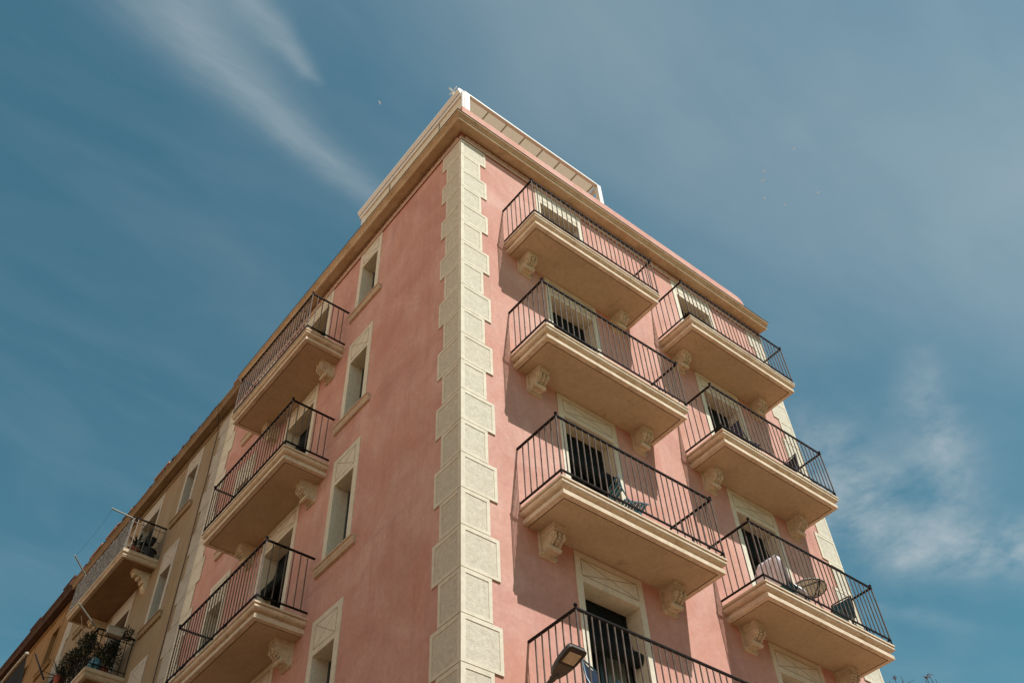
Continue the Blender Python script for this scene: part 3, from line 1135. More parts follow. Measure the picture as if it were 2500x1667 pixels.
def beige_corbel(T, parent, s, z):
    mb = MB(T)
    n = 10
    prof = [(.0, 0.0), (.42, 0.0), (.42, -.07), (.36, -.09)]
    for k in range(n + 1):
        t = math.pi / 2 * k / n
        prof.append((.36 - .27 * math.sin(t), -.09 - .05 - .25 * (1 - math.cos(t))))
    prof += [(.05, -.47), (0, -.50)]
    mb.prism([(o, z + q) for o, q in prof], s - .10, s + .10, 'stone')
    for (o, q, r) in ((.35, -.13, .05), (.24, -.19, .045), (.14, -.29, .04)):
        mb.ball((s, o, z + q), 1.0, 'stone', 10, 7, (.105, r, r))
    return mb.build('corbel', parent, smooth=True)


def beige_railing(T, parent, length, O=.845, zt=.95, bar='railgrey'):
    mb = MB(T)
    a, b = .03, length - .03
    mb.box(a - .02, b + .02, O - .02, O + .02, zt - .025, zt, 'iron')
    for s in (a, b):
        mb.box(s - .018, s + .018, -.02, O - .02, zt - .025, zt, 'iron')
        mb.box(s - .008, s + .008, -.02, O - .01, .10, .115, bar)
        mb.box(s - .008, s + .008, -.02, O - .01, zt - .15, zt - .138, bar)
        for i in range(6):
            o = O * i / 6 + .03
            mb.box(s - .008, s + .008, o - .008, o + .008, 0.0, zt - .025, bar)
    mb.box(a, b, O - .008, O + .008, .10, .115, bar)
    n = 22
    for i in range(n + 1):
        s = a + (b - a) * i / n
        mb.box(s - .008, s + .008, O - .008, O + .008, 0.0, zt - .025, bar)
    return mb.build('railing', parent)


BB0, BBL = 12.27, 3.45
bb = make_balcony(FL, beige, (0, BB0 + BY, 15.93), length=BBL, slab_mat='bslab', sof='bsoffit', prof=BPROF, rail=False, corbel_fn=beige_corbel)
beige_railing(FL, bb, BBL)
bb2 = make_balcony(FL, beige, (0, BB0 + BY, 12.83), length=BBL, slab_mat='bslab', sof='bsoffit', prof=BPROF, rail=False, corbel_fn=beige_corbel)
beige_railing(FL, bb2, BBL, bar='iron')
dup(bb2, beige, (0, BB0 + BY, 9.73))

# ------------------------------------------------------------------ the ochre building beyond
ochre = empty('ochre_building', (0, 19.35, 0))
tag(ochre, 'ochre apartment building at the far end of the shaded row', 'building')
OY2 = -19.35
OL = 16.0
holes = []
for zt, hh in ((18.32, 1.3), (15.2, 1.36), (12.1, 1.36)):
    for c in (20.55, 26.4, 28.0, 33.8):
        holes.append((c - .33 + OY2, c + .33 + OY2, zt - hh, zt))
for zf in (15.93, 12.83, 9.73):
    for c in (23.3, 31.0):
        holes.append((c - .55 + OY2, c + .55 + OY2, zf, zf + 2.3))
mb = MB(FL)
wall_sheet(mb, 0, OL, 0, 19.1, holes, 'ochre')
mb.T = ID
mb.add([(9.0, 0, 0), (9.0, OL, 0), (9.0, OL, 19.1), (9.0, 0, 19.1)], [(0, 1, 2, 3)], 'ochre')
mb.add([(0, OL, 0), (9.0, OL, 0), (9.0, OL, 19.1), (0, OL, 19.1)], [(0, 1, 2, 3)], 'ochre')
mb.add([(0, 0, 19.08), (9.0, 0, 19.08), (9.0, OL, 19.08), (0, OL, 19.08)], [(0, 1, 2, 3)], 'tile')
mb.build('wall', ochre, recalc=False)
mb = MB(FL)
mb.prism([(0, 18.84), (.04, 18.85), (.04, 18.92), (.015, 18.94), (.015, 19.05), (0, 19.05)], 0, OL, 'ochre')
mb.prism([(o * .95 + .0, z - .125) for o, z in CPROF], .03, OL, 'darktile')
mb.prism([(.20, 19.1455), (.345, 19.1355), (.345, 19.19), (-.04, 19.22)], .03, OL, 'darktile')
mb.build('cornice', ochre)
for c in (19.75, 22.5):
    mb = MB(FL)
    c += OY2
    mb.box(c - .42, c + .42, -.10, .28, 19.21, 19.40, 'tile')
    mb.box(c - .46, c + .46, -.13, .31, 19.40, 19.45, 'darktile')
    mb.build('roof_pier', ochre)
ow = make_narrow_window(FL, ochre, (0, 20.55 + OY2, 18.32), 1.3, frame='ochre', sill='ochre', w=.33, panel=False)
for i, zt in enumerate((18.32, 15.2, 12.1)):
    for c in (20.55, 26.4, 28.0, 33.8):
        if (zt, c) != (18.32, 20.55):
            dup(ow, ochre, (0, c + OY2, zt))
od = make_door(FL, ochre, (0, 23.3 + OY2, 15.93), frame='ochre', w=.55, h=2.3, variant=2, panel=False, blind=.5)
for zf in (15.93, 12.83, 9.73):
    for c in (23.3, 31.0):
        if (zf, c) != (15.93, 23.3):
            dup(od, ochre, (0, c + OY2, zf))
ob_ = make_balcony(FL, ochre, (0, 21.6 + OY2, 15.93), length=3.4, slab_mat='bslab', sof='bsoffit', prof=BPROF, rail=False, corbel_fn=beige_corbel)
beige_railing(FL, ob_, 3.4)
dup(ob_, ochre, (0, 21.6 + OY2, 12.83))

# ------------------------------------------------------------------ unseen houses added across both streets to shade the lower floors


def opposite_house(name, label, T, s0, s1, front, depth, height, m):
    e = empty(name, T(s0, front, 0))
    tag(e, label, 'building')
    ox, oy, _ = T(s0, front, 0)
    holes = []
    k = int((s1 - s0) / 3.2)
    for i in range(k):
        c = 1.6 + i * 3.2
        for z in (4.2, 7.4, 10.6, 13.8):
            if z + 2.2 < height:
                holes.append((c - .5, c + .5, z, z + 2.1))
    loc = lambda s, o, z: tuple(a - b for a, b in zip(T(s0 + s, front + o, z), (ox, oy, 0)))
    mb = MB(loc)
    L = s1 - s0
    wall_sheet(mb, 0, L, 0, height, holes, m)
    mb.add([(0, -depth, 0), (L, -depth, 0), (L, -depth, height), (0, -depth, height)], [(0, 1, 2, 3)], m)
    for s in (0, L):
        mb.add([(s, 0, 0), (s, -depth, 0), (s, -depth, height), (s, 0, height)], [(0, 1, 2, 3)], m)
    mb.add([(0, 0, height - .05), (L, 0, height - .05), (L, -depth, height - .05), (0, -depth, height - .05)], [(0, 1, 2, 3)], 'tile')
    mb.build('wall', e, recalc=False)
    mb = MB(loc)
    mb.box(-.1, L + .1, 0, .35, height - .25, height + .02, 'cornice')
    mb.build('cornice', e)
    for h in holes:
        mb = MB(loc)
        mb.box(h[0], h[1], -.3, -.25, h[2], h[3], 'leaf_door')
        mb.build('shutter', e)


opposite_house('unseen_house', 'unseen ochre house added across the side street to shade the lower floors', lambda s, o, z: (-15 + o, s, z), 1.0, 45.0, 0.0, 9.0, OPP_W, 'ochre')
opposite_house('unseen_house', 'unseen beige house added across the main street to shade the lower floors', lambda s, o, z: (s, -27 + o, z), -36.0, 44.0, 0.0, 9.0, OPP_S, 'beige')

# ------------------------------------------------------------------ things on the balconies


def make_chair(frame='teal', seat='tealcloth', back='tealcloth', solid_back=False):
    """folding bistro chair facing +X, feet at z=0"""
    e = empty('folding_chair')
    r = .011
    for sy in (-.19, .19):
        mb = MB()
        mb.tube([(-.20, sy, .86), (-.17, sy, .62), (-.10, sy, .45), (.20, sy, .01)], r, frame, 8)
        mb.build('frame_side', e, smooth=True)
        mb = MB()
        s2 = sy * .86
        mb.tube([(.19, s2, .45), (.02, s2, .30), (-.20, s2, .01)], r, frame, 8)
        mb.build('leg', e, smooth=True)
    for x, z in ((.12, .12), (-.12, .11)):
        mb = MB()
        mb.tube([(x, -.19, z), (x, .19, z)], r * .8, frame, 6)
        mb.build('crossbar', e, smooth=True)
    mb = MB()
    mb.tube([(-.20, -.19, .86), (-.205, -.10, .875), (-.205, .10, .875), (-.20, .19, .86)], r, frame, 8)
    mb.build('top_rail', e, smooth=True)
    mb = MB()
    for k in range(7):
        x = -.15 + k * .055
        mb.box(x, x + .040, -.175, .175, .442, .456, seat)
    mb.box(-.16, .235, -.182, -.166, .425, .442, frame)
    mb.box(-.16, .235, .166, .182, .425, .442, frame)
    mb.build('seat', e, bevel=.003)
    mb = MB()
    if solid_back:
        n = 8
        vs, fs = [], []
        for i in range(n + 1):
            y = -.185 + .37 * i / n
            d = -.03 * math.cos((i / n - .5) * math.pi)
            vs += [(-.165 + d, y, .50), (-.195 + d * .6, y, .85), (-.173 + d, y, .50), (-.203 + d * .6, y, .85)]
        for i in range(n):
            a = 4 * i
            fs += [(a, a + 4, a + 5, a + 1), (a + 2, a + 3, a + 7, a + 6), (a + 1, a + 5, a + 7, a + 3), (a, a + 2, a + 6, a + 4)]
        mb.add(vs, fs, back)
    else:
        for z in (.60, .68, .76):
            x = -.17 - (z - .62) * .12
            mb.box(x - .008, x + .006, -.185, .185, z, z + .055, back)
    mb.build('backrest', e, smooth=solid_back)
    return e


def set_chair(e, loc, rz, label):
    e.location = loc
    e.rotation_euler = (0, 0, R(rz))
    tag(e, label, 'chair', 'folding chairs on the sunny balconies')


ch = make_chair()
set_chair(ch, (2.62, -.52, 9.87), -20, 'teal slatted folding chair on the middle balcony of the near column')
c2 = make_chair('iron', 'tealcloth', 'tealcloth', True); set_chair(c2, (7.45, -.52, 9.87), 185, 'teal folding chair beside the round table on the lowest far balcony')
navy = make_chair('navy', 'navy', 'navy', True)
set_chair(navy, (6.12, -.52, 12.97), -10, 'navy folding chair behind the railing nearest the doorway, one balcony above the round table')
c3 = dup(navy); set_chair(c3, (7.30, -.50, 12.97), 170, 'navy folding chair at the outer end of the balcony above the round table')
c4 = make_chair('teal', 'navy', 'navy', True)
set_chair(c4, (1.74, -.50, 6.76), -70, 'blue framed chair with dark sling back by the street lamp')
# chair under the white towel
c5 = dup(ch); set_chair(c5, (5.98, -.50, 9.87), 0, 'folding chair hidden under a draped white towel')

# towel over that chair
mb = MB()
path = [(-.255, .30), (-.262, .55), (-.255, .80), (-.235, .885), (-.205, .90), (-.175, .885), (-.150, .75), (-.125, .60), (-.07, .49), (.02, .472), (.12, .470), (.22, .468), (.262, .44), (.275, .34), (.272, .22)]
W = 12
vs, fs = [], []
rr = random.Random(3)
for i, (x, z) in enumerate(path):
    for k in range(W + 1):
        t = k / W
        y = -.27 + .54 * t
        edge = abs(t - .5) * 2
        dz = -.14 * max(0, edge - .72) / .28 * (1 if i > 2 else .4)
        fold = .012 * math.sin(t * 21 + i * .5)
        vs.append((x + fold + rr.uniform(-.003, .003), y * (1 - .10 * max(0, edge - .72)), z + dz + rr.uniform(-.003, .003)))
for i in range(len(path) - 1):
    for k in range(W):
        a = i * (W + 1) + k
        fs.append((a, a + 1, a + W + 2, a + W + 1))
mb.add(vs, fs, 'towel')
t = mb.build('towel', None, (5.98, -.50, 9.87), smooth=True)
md = t.modifiers.new('thick', 'SOLIDIFY'); md.thickness = .006; md.offset = 1
md = t.modifiers.new('sub', 'SUBSURF'); md.levels = 1; md.render_levels = 2
tag(t, 'white towel draped over a chair on the lowest far balcony', 'towel')

# round table
tb = empty('bistro_table', (6.72, -.52, 9.87))
tag(tb, 'small round bistro table between a towel covered chair and a teal chair', 'table')
mb = MB()
mb.lathe((0, 0, 0), [(0, .712), (.285, .712), (.300, .720), (.300, .732), (.285, .738), (0, .738)], 'tabletop', 32)
mb.build('tabletop', tb, smooth=True)
mb = MB()
mb.tube([(.292 * math.cos(k * math.pi / 16), .292 * math.sin(k * math.pi / 16), .708) for k in range(32)], .008, 'iron', 6, closed=True)
tri = [(.27 * math.cos(R(a)), .27 * math.sin(R(a))) for a in (20, 140, 260)]
for (a, b) in ((0, 1), (1, 2), (2, 0)):
    mb.tube([(tri[a][0], tri[a][1], .700), (tri[b][0], tri[b][1], .700)], .008, 'iron', 6)
mb.build('rim_frame', tb)
for a in (20, 140, 260):
    mb = MB()
    c, s = math.cos(R(a)), math.sin(R(a))
    mb.tube([(.27 * c, .27 * s, .70), (.10 * c, .10 * s, .40), (.26 * c, .26 * s, .0)], .010, 'iron', 6)
    mb.build('leg', tb)


def leaf(mb, base, direction, length, width, m, droop=.3, seg=4):
    d = Vector(direction).normalized()
    side = d.cross(Vector((0, 0, 1)))
    side = side.normalized() if side.length > .05 else Vector((1, 0, 0))
    p = Vector(base)
    vs, fs = [], []
    cur = d.copy()
    for i in range(seg + 1):
        t = i / seg
        w = width * (1 - t) ** .7 * (.6 + .4 * math.sin(math.pi * min(1, t + .25)))
        vs += [tuple(p - side * w / 2), tuple(p + Vector((0, 0, -.12 * w))), tuple(p + side * w / 2)]
        p = p + cur * length / seg
        cur = (cur + Vector((0, 0, -droop / seg))).normalized()
    for i in range(seg):
        a = i * 3
        fs += [(a, a + 1, a + 4, a + 3), (a + 1, a + 2, a + 5, a + 4)]
    mb.add(vs, fs, m)


def strap_plant(name, loc, n, length, width, m, pot, potr, poth, label, group=None, droop=.5, spread=1.0, seed=1, trunk=0.0, potcol='terrapot'):
    rr = random.Random(seed)
    e = empty(name, loc)
    tag(e, label, 'plant', group)
    mb = MB()
    mb.lathe((0, 0, 0), [(0, .0), (potr * .72, 0), (potr * .95, poth * .85), (potr * 1.05, poth * .86), (potr * 1.05, poth), (potr * .9, poth), (potr * .85, poth * .9), (0, poth * .9)], potcol, 18)
    mb.build('pot', e, smooth=True)
    mb = MB()
    if trunk:
        mb.tube([(0, 0, poth * .8), (.01, .01, poth + trunk)], [.03, .022], 'bark', 7)
    for i in range(n):
        a = rr.uniform(0, 2 * math.pi)
        el = rr.uniform(.1, 1.3) / spread
        d = (math.cos(a) * math.cos(el), math.sin(a) * math.cos(el), math.sin(el))
        leaf(mb, (0, 0, poth * .9 + trunk * rr.uniform(.75, 1.0)), d, length * rr.uniform(.7, 1.1), width, m, droop)
    mb.build('leaves', e)
    return e


def bushy_plant(name, loc, rx, ry, rz_, n, m, label, pot=None, seed=1, stems=True):
    rr = random.Random(seed)
    e = empty(name, loc)
    tag(e, label, 'plant')
    h = 0
    if pot:
        potr, h, pm = pot
        mb = MB()
        mb.lathe((0, 0, 0), [(0, 0), (potr * .75, 0), (potr, h * .9), (potr * 1.06, h * .9), (potr * 1.06, h), (potr * .88, h), (0, h * .92)], pm, 16)
        mb.build('pot', e, smooth=True)
    mb = MB()
    for i in range(n):
        while True:
            q = Vector((rr.uniform(-1, 1), rr.uniform(-1, 1), rr.uniform(-1, 1)))
            if .2 < q.length < 1: break
        p = Vector((q.x * rx, q.y * ry, h + rz_ * (1 + q.z)))
        d = Vector((q.x + rr.uniform(-.6, .6), q.y + rr.uniform(-.6, .6), rr.uniform(-.5, .9)))
        leaf(mb, p, d, rr.uniform(.05, .10), rr.uniform(.02, .04), m, .4, 2)
    mb.build('foliage', e)
    if stems:
        mb = MB()
        for i in range(max(5, n // 30)):
            a = rr.uniform(0, 6.28)
            tx, ty = rx * .7 * math.cos(a), ry * .7 * math.sin(a)
            mb.tube([(0, 0, h * .8), (tx * .5, ty * .5, h + rz_ * .9), (tx, ty, h + rz_ * rr.uniform(1.2, 1.9))], .005, 'dry', 5)
        mb.build('stems', e)
    return e


# upper beige balcony
strap_plant('yucca', (-.57, 12.52, 15.93), 34, .46, .045, 'foliage', None, .15, .22, 'spiky green yucca in a red clay pot on the upper beige balcony', seed=4, trunk=.22)
p = empty('plant_tub', (-.27, 12.42, 15.93))
tag(p, 'wide black plant tub beside the red clay pot', 'plant pot')
mb = MB(); mb.lathe((0, 0, 0), [(0, 0), (.15, 0), (.20, .20), (.21, .20), (.21, .225), (.18, .225), (.17, .19), (0, .19)], 'blackpot', 20); mb.build('pot', p, smooth=True)
mb = MB()
rr = random.Random(9)
for i in range(26):
    a = rr.uniform(0, 6.28)
    leaf(mb, (.1 * math.cos(a), .1 * math.sin(a), .2), (math.cos(a), math.sin(a), rr.uniform(.1, .8)), rr.uniform(.1, .22), .03, 'foliage2', .8, 3)
mb.build('leaves', p)
h_ = empty('hanging_pot', (-.20, 12.62, 16.50))
tag(h_, 'small dark pot hung on the beige wall above the black tub', 'plant pot')
mb = MB(); mb.lathe((0, 0, 0), [(0, 0), (.07, .0), (.11, .16), (.12, .18), (.10, .18), (0, .16)], 'blackpot', 16); mb.build('pot', h_, smooth=True)
mb = MB(); mb.tube([(.20, 0, .14), (.12, 0, .14)], .008, 'iron', 6); mb.build('bracket', h_)

# reed screen tied to the outside of the upper beige railing
mb = MB(FL)
rr = random.Random(21)
s = BB0 + .06
while s < BB0 + BBL - .05:
    tlt = rr.uniform(-.05, .05)
    w = rr.uniform(.008, .014)
    zt = .90 + rr.uniform(-.05, .03)
    o = .872 + rr.uniform(-.008, .008)
    vs = [(s, o, .02), (s + w, o + .004, .02), (s + w + tlt, o + .004, zt), (s + tlt, o, zt),
          (s, o - .009, .02), (s + w, o - .006, .02), (s + w + tlt, o - .006, zt), (s + tlt, o - .009, zt)]
    mb.add(vs, [(0, 1, 2, 3), (4, 5, 6, 7), (0, 4, 7, 3), (1, 5, 6, 2), (3, 2, 6, 7), (0, 1, 5, 4)], 'reed')
    s += rr.uniform(.011, .019)
scr = mb.build('reed_screen', None, (0, 0, 15.93))
tag(scr, 'silvery reed screen tied along the front of the upper beige balcony', 'screen')

# clothes line arms
ARMS = [((-.80, 12.41, 16.90), (-1.42, 12.30, 16.86), 'pale drying pole reaching out from the near corner of the upper beige balcony'),
        ((-.82, 15.36, 16.90), (-1.32, 15.05, 17.16), 'pale drying pole tilted up at the far corner of the upper beige balcony'),
        ((-.82, 12.62, 13.95), (-1.42, 12.26, 14.15), 'pale drying pole rising from the planted lower beige balcony')]
for a, b, lab in ARMS:
    mb = MB()
    v = Vector(b) - Vector(a)
    mb.tube([(0, 0, 0), tuple(v * .5), tuple(v)], .020, 'steel', 8)
    mb.ball(tuple(v), .024, 'steel', 8, 6)
    tag(mb.build('drying_pole', None, a, smooth=True), lab, 'pole', 'drying poles on the beige balconies')
mb = MB()
A_, B_ = Vector((-1.40, 12.31, 16.87)), Vector((-1.31, 15.06, 17.16))
mb.tube([tuple((A_.lerp(B_, k / 10) - A_) + Vector((0, 0, -.10 * math.sin(math.pi * k / 10)))) for k in range(11)], .0028, 'cable', 4)
tag(mb.build('clothesline', None, tuple(A_)), 'thin clothesline strung between the two upper drying poles', 'line')

# cable hanging down where the houses meet
mb = MB()
pts = [(-.30, 9.93, 19.20), (-.22, 10.02, 18.98), (-.035, 10.24, 18.6), (-.03, 10.26, 17.9), (-.03, 10.20, 17.1), (-.03, 10.24, 16.3), (-.03, 10.20, 15.2), (-.03, 10.24, 13.6), (-.03, 10.20, 11), (-.03, 10.2, 8), (-.03, 10.2, 3)]
o_ = Vector(pts[0])
mb.tube([tuple(Vector(p) - o_) for p in pts], .010, 'cable', 5)
tag(mb.build('cable', None, pts[0]), 'black cable running down the beige wall beside its pale quoins', 'cable')

# lower beige balcony, full of plants
zl = 12.83
v_ = empty('ceramic_vase', (-.66, 12.45, zl))
tag(v_, 'blue and white ceramic vase among the dark plants on the lower beige balcony', 'vase')
mb = MB(); mb.lathe((0, 0, 0), [(0, 0), (.07, 0), (.13, .09), (.145, .17), (.12, .25), (.075, .29), (.085, .32), (.07, .32), (.06, .29), (0, .28)], 'vase', 20); mb.build('body', v_, smooth=True)
tr = empty('window_box', (-.46, 12.26, zl + .84))
tag(tr, 'pale planter trough hung on the end railing of the lower beige balcony', 'planter')
mb = MB(); mb.box(-.22, .14, -.085, .085, 0, .17, 'whitepot'); mb.box(-.23, .15, -.095, .095, .17, .19, 'whitepot'); mb.build('trough', tr, bevel=.008)
bushy_plant('trailing_plant', (-.24, 12.24, zl + .80), .17, .13, .17, 220, 'foliage2', 'dark trailing plant next to the pale trough on the end railing', seed=5)
bushy_plant('shrub', (-.45, 12.62, zl), .24, .22, .34, 420, 'foliage', 'dark leafy shrub standing inside the end railing behind the vase', pot=(.15, .22, 'terrapot'), seed=6)
bushy_plant('shrub', (-.58, 13.15, zl), .26, .30, .42, 520, 'foliage', 'dense dark shrub behind the front railing, second from the vase', pot=(.16, .25, 'terrapot'), seed=7)
bushy_plant('shrub', (-.60, 13.85, zl), .28, .34, .40, 520, 'foliage2', 'grey green shrub between the dense shrub and the spiky agave', pot=(.16, .25, 'blackpot'), seed=8)
strap_plant('agave', (-.82, 14.45, zl + .58), 44, .52, .055, 'foliage2', None, .13, .20, 'spiky agave leaning over the front rail of the lower beige balcony', droop=.15, seed=12)
bushy_plant('trailing_plant', (-.86, 12.85, zl + .55), .16, .40, .26, 620, 'foliage', 'dark plant spilling over the near half of the lower beige front rail', seed=41)
bushy_plant('trailing_plant', (-.88, 13.75, zl + .50), .17, .46, .28, 700, 'foliage2', 'olive plant spilling over the middle of the lower beige front rail', seed=42)
bushy_plant('shrub', (-.28, 12.80, zl), .20, .24, .45, 420, 'foliage', 'tall dark shrub against the wall behind the blue vase', pot=(.14, .24, 'terrapot'), seed=43)
mb = MB()
rr = random.Random(31)
for i in range(9):
    y = rr.uniform(-.5, .5)
    b = Vector((rr.uniform(-.1, .1), y, 0))
    tip = b + Vector((rr.uniform(-.35, -.05), rr.uniform(-.2, .25), rr.uniform(.55, 1.15)))
    mid = b.lerp(tip, .5) + Vector((0, rr.uniform(-.08, .08), .05))
    mb.tube([tuple(b), tuple(mid), tuple(tip)], .004, 'dry', 4)
    for k in range(9):
        p = mid.lerp(tip, rr.random())
        leaf(mb, p, (rr.uniform(-1, 1), rr.uniform(-1, 1), rr.uniform(-.2, 1)), rr.uniform(.03, .06), .014, 'dry', .3, 2)
tag(mb.build('dry_grass', None, (-.72, 13.35, zl + .6)), 'tall dry stems rising above the plants of the lower beige balcony', 'plant')

# ochre balcony: rolled sunblind and its arm
aw = empty('rolled_sunblind', (-.92, 18.7, 16.26))
tag(aw, 'dark sunblind with a pale rolled edge on the ochre facade', 'awning')
mb = MB()
mb.tube([(0, 0, 0), (-.01, 1.0, .01), (0, 2.6, 0)], [.055, .05, .05], 'whitepot', 10)
mb.ball((0, -.02, 0), .060, 'whitepot', 10, 7)
mb.build('roll', aw, smooth=True)
mb = MB()
n = 12
vs, fs = [], []
for i in range(n + 1):
    y = 2.6 * i / n
    for k, (x, z) in enumerate(((.03, -.05), (.10 + .03 * math.sin(i), -.5), (.16, -.95), (.20 + .03 * math.cos(i * 1.3), -1.35))):
        vs.append((x, y, z))
for i in range(n):
    for k in range(3):
        fs.append((i * 4 + k, i * 4 + k + 1, i * 4 + k + 5, i * 4 + k + 4))
mb.add(vs, fs, 'canvas')
mb.build('cloth', aw, smooth=True)
mb = MB()
mb.tube([(0, 0, 0), (0, -2.0, -1.65)], .022, 'iron', 8)
tag(mb.build('blind_arm', None, (-.9, 17.65, 15.75)), 'black metal arm slanting down in front of the ochre wall', 'pole')

# ------------------------------------------------------------------ street lamp on a wall bracket
lamp = empty('street_lamp', (.1, 0, 5.95))
tag(lamp, 'grey flat street lamp on an arm in front of the lowest near balcony', 'street lamp')
NK, TP = Vector((.1, -1.402, 6.452)), Vector((.1, -1.772, 6.575))
ax = (TP - NK).normalized()
upv = Vector((1, 0, 0)).cross(ax).normalized()
if upv.z < 0: upv = -upv
rel = lambda a, x, u: tuple(NK + ax * a + Vector((1, 0, 0)) * x + upv * u - Vector(lamp.location))
Lh = (TP - NK).length
outline = [(-.015, .040), (.02, .062), (.07, .086), (.14, .104), (.21, .115), (.30, .118), (Lh - .035, .117), (Lh - .012, .108), (Lh, .088)]


def slab_shape(outl, u0, u1, m, shrink=0.0, inset=0.0):
    pts = [(a, w) for a, w in outl] + [(a, -w) for a, w in reversed(outl)]
    n = len(pts)
    cxa = sum(p[0] for p in pts) / n
    vs = [rel(a, w, u0) for a, w in pts] + [rel(cxa + (a - cxa) * (1 - shrink), w * (1 - shrink), u1) for a, w in pts]
    mb = MB()
    mb.add(vs, [(i, (i + 1) % n, n + (i + 1) % n, n + i) for i in range(n)] + [tuple(range(n)), tuple(range(n, 2 * n))], m)
    return mb


slab_shape(outline, 0.0, .045, 'lamp_body', .05).build('housing', lamp, bevel=.004)
slab_shape([(a * 1.0, w * .97) for a, w in outline], .046, .062, 'lamp_top', .10).build('lid', lamp, bevel=.004)
bez = [(.165, .100), (.175, .106), (Lh - .04, .106), (Lh - .022, .100), (Lh - .012, .085)]
slab_shape(bez, -.004, .0, 'lamp_dark', 0).build('bezel', lamp)
slab_shape([(.195, .072), (.20, .074), (Lh - .065, .074), (Lh - .06, .072)], -.007, -.004, 'lens', 0).build('lens', lamp)
mb = MB()
base = Vector((.1, 0, 5.95)) - Vector(lamp.location)
nk = NK + upv * .02 - Vector(lamp.location)
mb.tube([tuple(base), tuple(base.lerp(nk, .5)), tuple(nk - ax * .02), tuple(nk + ax * .05)], .026, 'lamp_body', 12)
mb.build('arm', lamp, smooth=True)
mb = MB()
mb.tube([tuple(nk - ax * .05), tuple(nk + ax * .03)], .034, 'lamp_body', 12)
mb.build('collar', lamp, smooth=True)
mb = MB(); mb.box(-.06, .06, -.02, .012, -.14, .14, 'lamp_body'); mb.build('wall_plate', lamp, bevel=.004)

# ------------------------------------------------------------------ birds


def ray_at(px, py, dist):
    c = Vector((px - 1250, -(py - 833.5), -2333.0)).normalized()
    return CP + Matrix(CM) @ c * dist


BIRDS = [(1940, 363, 'topmost'), (1866, 418, 'upper of the close pair cluster'), (1866, 440, 'right one of the close pair'), (1860, 443, 'left one of the close pair'),
         (1867, 484, 'below the close pair'), (1916, 500, 'lowest'), (1998, 470, 'rightmost')]
BL = {0: 'white gull in the sky, topmost of the flock', 1: 'white gull just above the close pair of gulls', 2: 'white gull on the right of the close pair',
      3: 'white gull on the left of the close pair', 4: 'white gull just below the close pair of gulls', 5: 'white gull lowest in the flock', 6: 'gull at the far right of the flock'}


def make_bird():
    e = empty('gull')
    mb = MB()
    mb.tube([(-.24, 0, 0), (-.14, 0, .01), (0, 0, .015), (.13, 0, .02), (.20, 0, .03), (.26, 0, .02)], [.02, .06, .085, .06, .045, .012], 'bird', 10)
    mb.build('body', e, smooth=True)
    for sg in (-1, 1):
        mb = MB()
        secs = [(0.04, .10, -.10, .03), (.25, .13, -.06, .11), (.45, .08, -.07, .10), (.66, -.06, -.10, .03)]
        vs = []
        for (y, xf, xb, z) in secs:
            vs += [(xf, sg * y, z), (xb, sg * y, z), (xb, sg * y, z - .012), (xf, sg * y, z - .014)]
        fs = []
        for i in range(3):
            for k in range(4):
                fs.append((i * 4 + k, i * 4 + (k + 1) % 4, i * 4 + 4 + (k + 1) % 4, i * 4 + 4 + k))
        mb.add(vs, fs + [(0, 1, 2, 3), (12, 13, 14, 15)], 'bird')
        mb.build('wing', e, smooth=True)
    return e


gull = make_bird()
for i, (px, py, _) in enumerate(BIRDS):
    b = gull if i == 0 else dup(gull)
    b.location = ray_at(px, py, 370 + 14 * (i % 3))
    b.rotation_euler = (.25 * (i % 2), .1, i * 1.1)
    tag(b, BL[i], 'bird', 'gulls circling above the roofs')
b = dup(gull); b.location = ray_at(927, 251, 300); b.rotation_euler = (.4, 0, 2.0)
tag(b, 'lone gull in the sky left of the rooftop awning', 'bird', 'gulls circling above the roofs')
# small aerial on the gutter at the awning corner
ad = ray_at(1107, 222, 1) - CP
al = CP + ad * ((0.20 - CP.x) / ad.x)          # fixed to the back edge of the gutter
mb = MB()
mb.tube([(-.02, 0, -max(.2, al.z - 21.55)), (0, 0, 0)], .015, 'white', 6)
mb.tube([(-.12, 0, -.02), (.12, .05, .02)], .018, 'white', 6)
mb.tube([(0, -.12, .0), (0, .12, .0)], .012, 'white', 6)
mb.tube([(.05, -.1, -.1), (-.05, .1, -.1)], .010, 'white', 6)
tag(mb.build('aerial', None, tuple(al)), 'small white aerial poking up behind the corner of the rooftop awning', 'aerial')

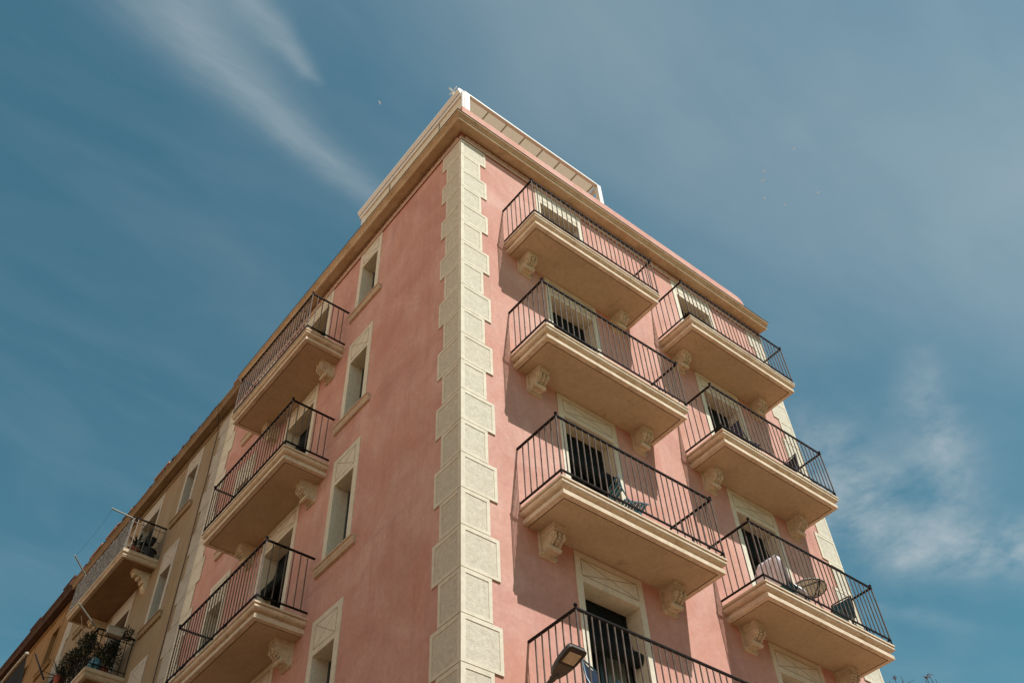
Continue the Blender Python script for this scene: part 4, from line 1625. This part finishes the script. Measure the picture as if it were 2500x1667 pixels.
# ------------------------------------------------------------------ street tree whose top twigs reach the lower right corner
tree = empty('street_tree', (16.8, 3.3, 0))
tag(tree, 'street tree with sparse bare twigs and a few leaves at the lower right', 'tree')
TB_ = Vector(tree.location)
tr_rng = random.Random(17)
trunk = MB()
trunk.tube([(0, 0, 0), (.05, .03, 2.5), (.0, .1, 5), (.1, .0, 7.5), (.0, .0, 9.5)], [.20, .17, .14, .10, .06], 'bark', 10)
trunk.build('trunk', tree, smooth=True)
limbs, twigs, leaves_ = MB(), MB(), MB()
tips = [(2171, 1661), (2182, 1651), (2199, 1648), (2217, 1662), (2258, 1657), (2262, 1652), (2268, 1646), (2284, 1657), (2240, 1672), (2150, 1680), (2305, 1682), (2325, 1690), (2130, 1700), (2225, 1690)]
for i, (px, py) in enumerate(tips):
    d = (ray_at(px, py, 1) - CP)
    hor = math.hypot(d.x, d.y)
    dist = (24.8 + tr_rng.uniform(-.5, .5)) / hor
    tip = CP + d * dist - TB_
    b0 = Vector((tr_rng.uniform(-.05, .08), tr_rng.uniform(-.05, .08), tr_rng.uniform(7.5, 9.4)))
    m1 = b0.lerp(tip, .45) + Vector((tr_rng.uniform(-.25, .25), tr_rng.uniform(-.25, .25), .2))
    m2 = Vector((tip.x + tr_rng.uniform(-.06, .06), tip.y + tr_rng.uniform(-.06, .06), tip.z - .6))
    limbs.tube([tuple(b0), tuple(m1), tuple(m2)], [.04, .022, .010], 'bark', 6)
    twigs.tube([tuple(m2), tuple(m2.lerp(tip, .5) + Vector((.01, 0, 0))), tuple(tip)], [.010, .008, .005], 'bark', 5)
    for k in range(5):
        p = m2.lerp(tip, tr_rng.uniform(.0, .6))
        q = p + Vector((tr_rng.uniform(-.25, .25), tr_rng.uniform(-.25, .25), tr_rng.uniform(.0, .2)))
        if q.z < tip.z - .1:
            twigs.tube([tuple(p), tuple(q)], .004, 'bark', 4)
    if i in (1, 6, 5, 12, 10):
        for k in range(9):
            leaf(leaves_, tip + Vector((tr_rng.uniform(-.04, .04), tr_rng.uniform(-.04, .04), tr_rng.uniform(-.05, .02))),
                 (tr_rng.uniform(-1, 1), tr_rng.uniform(-1, 1), tr_rng.uniform(-.6, .6)), .08, .045, 'bud', .5, 2)
    for k in range(4):
        p = m1.lerp(m2, tr_rng.random())
        leaf(leaves_, p, (tr_rng.uniform(-1, 1), tr_rng.uniform(-1, 1), tr_rng.uniform(-.6, .6)), .12, .07, 'bud', .5, 2)
limbs.build('limbs', tree, smooth=True)
twigs.build('twigs', tree, smooth=True)
leaves_.build('crown', tree)
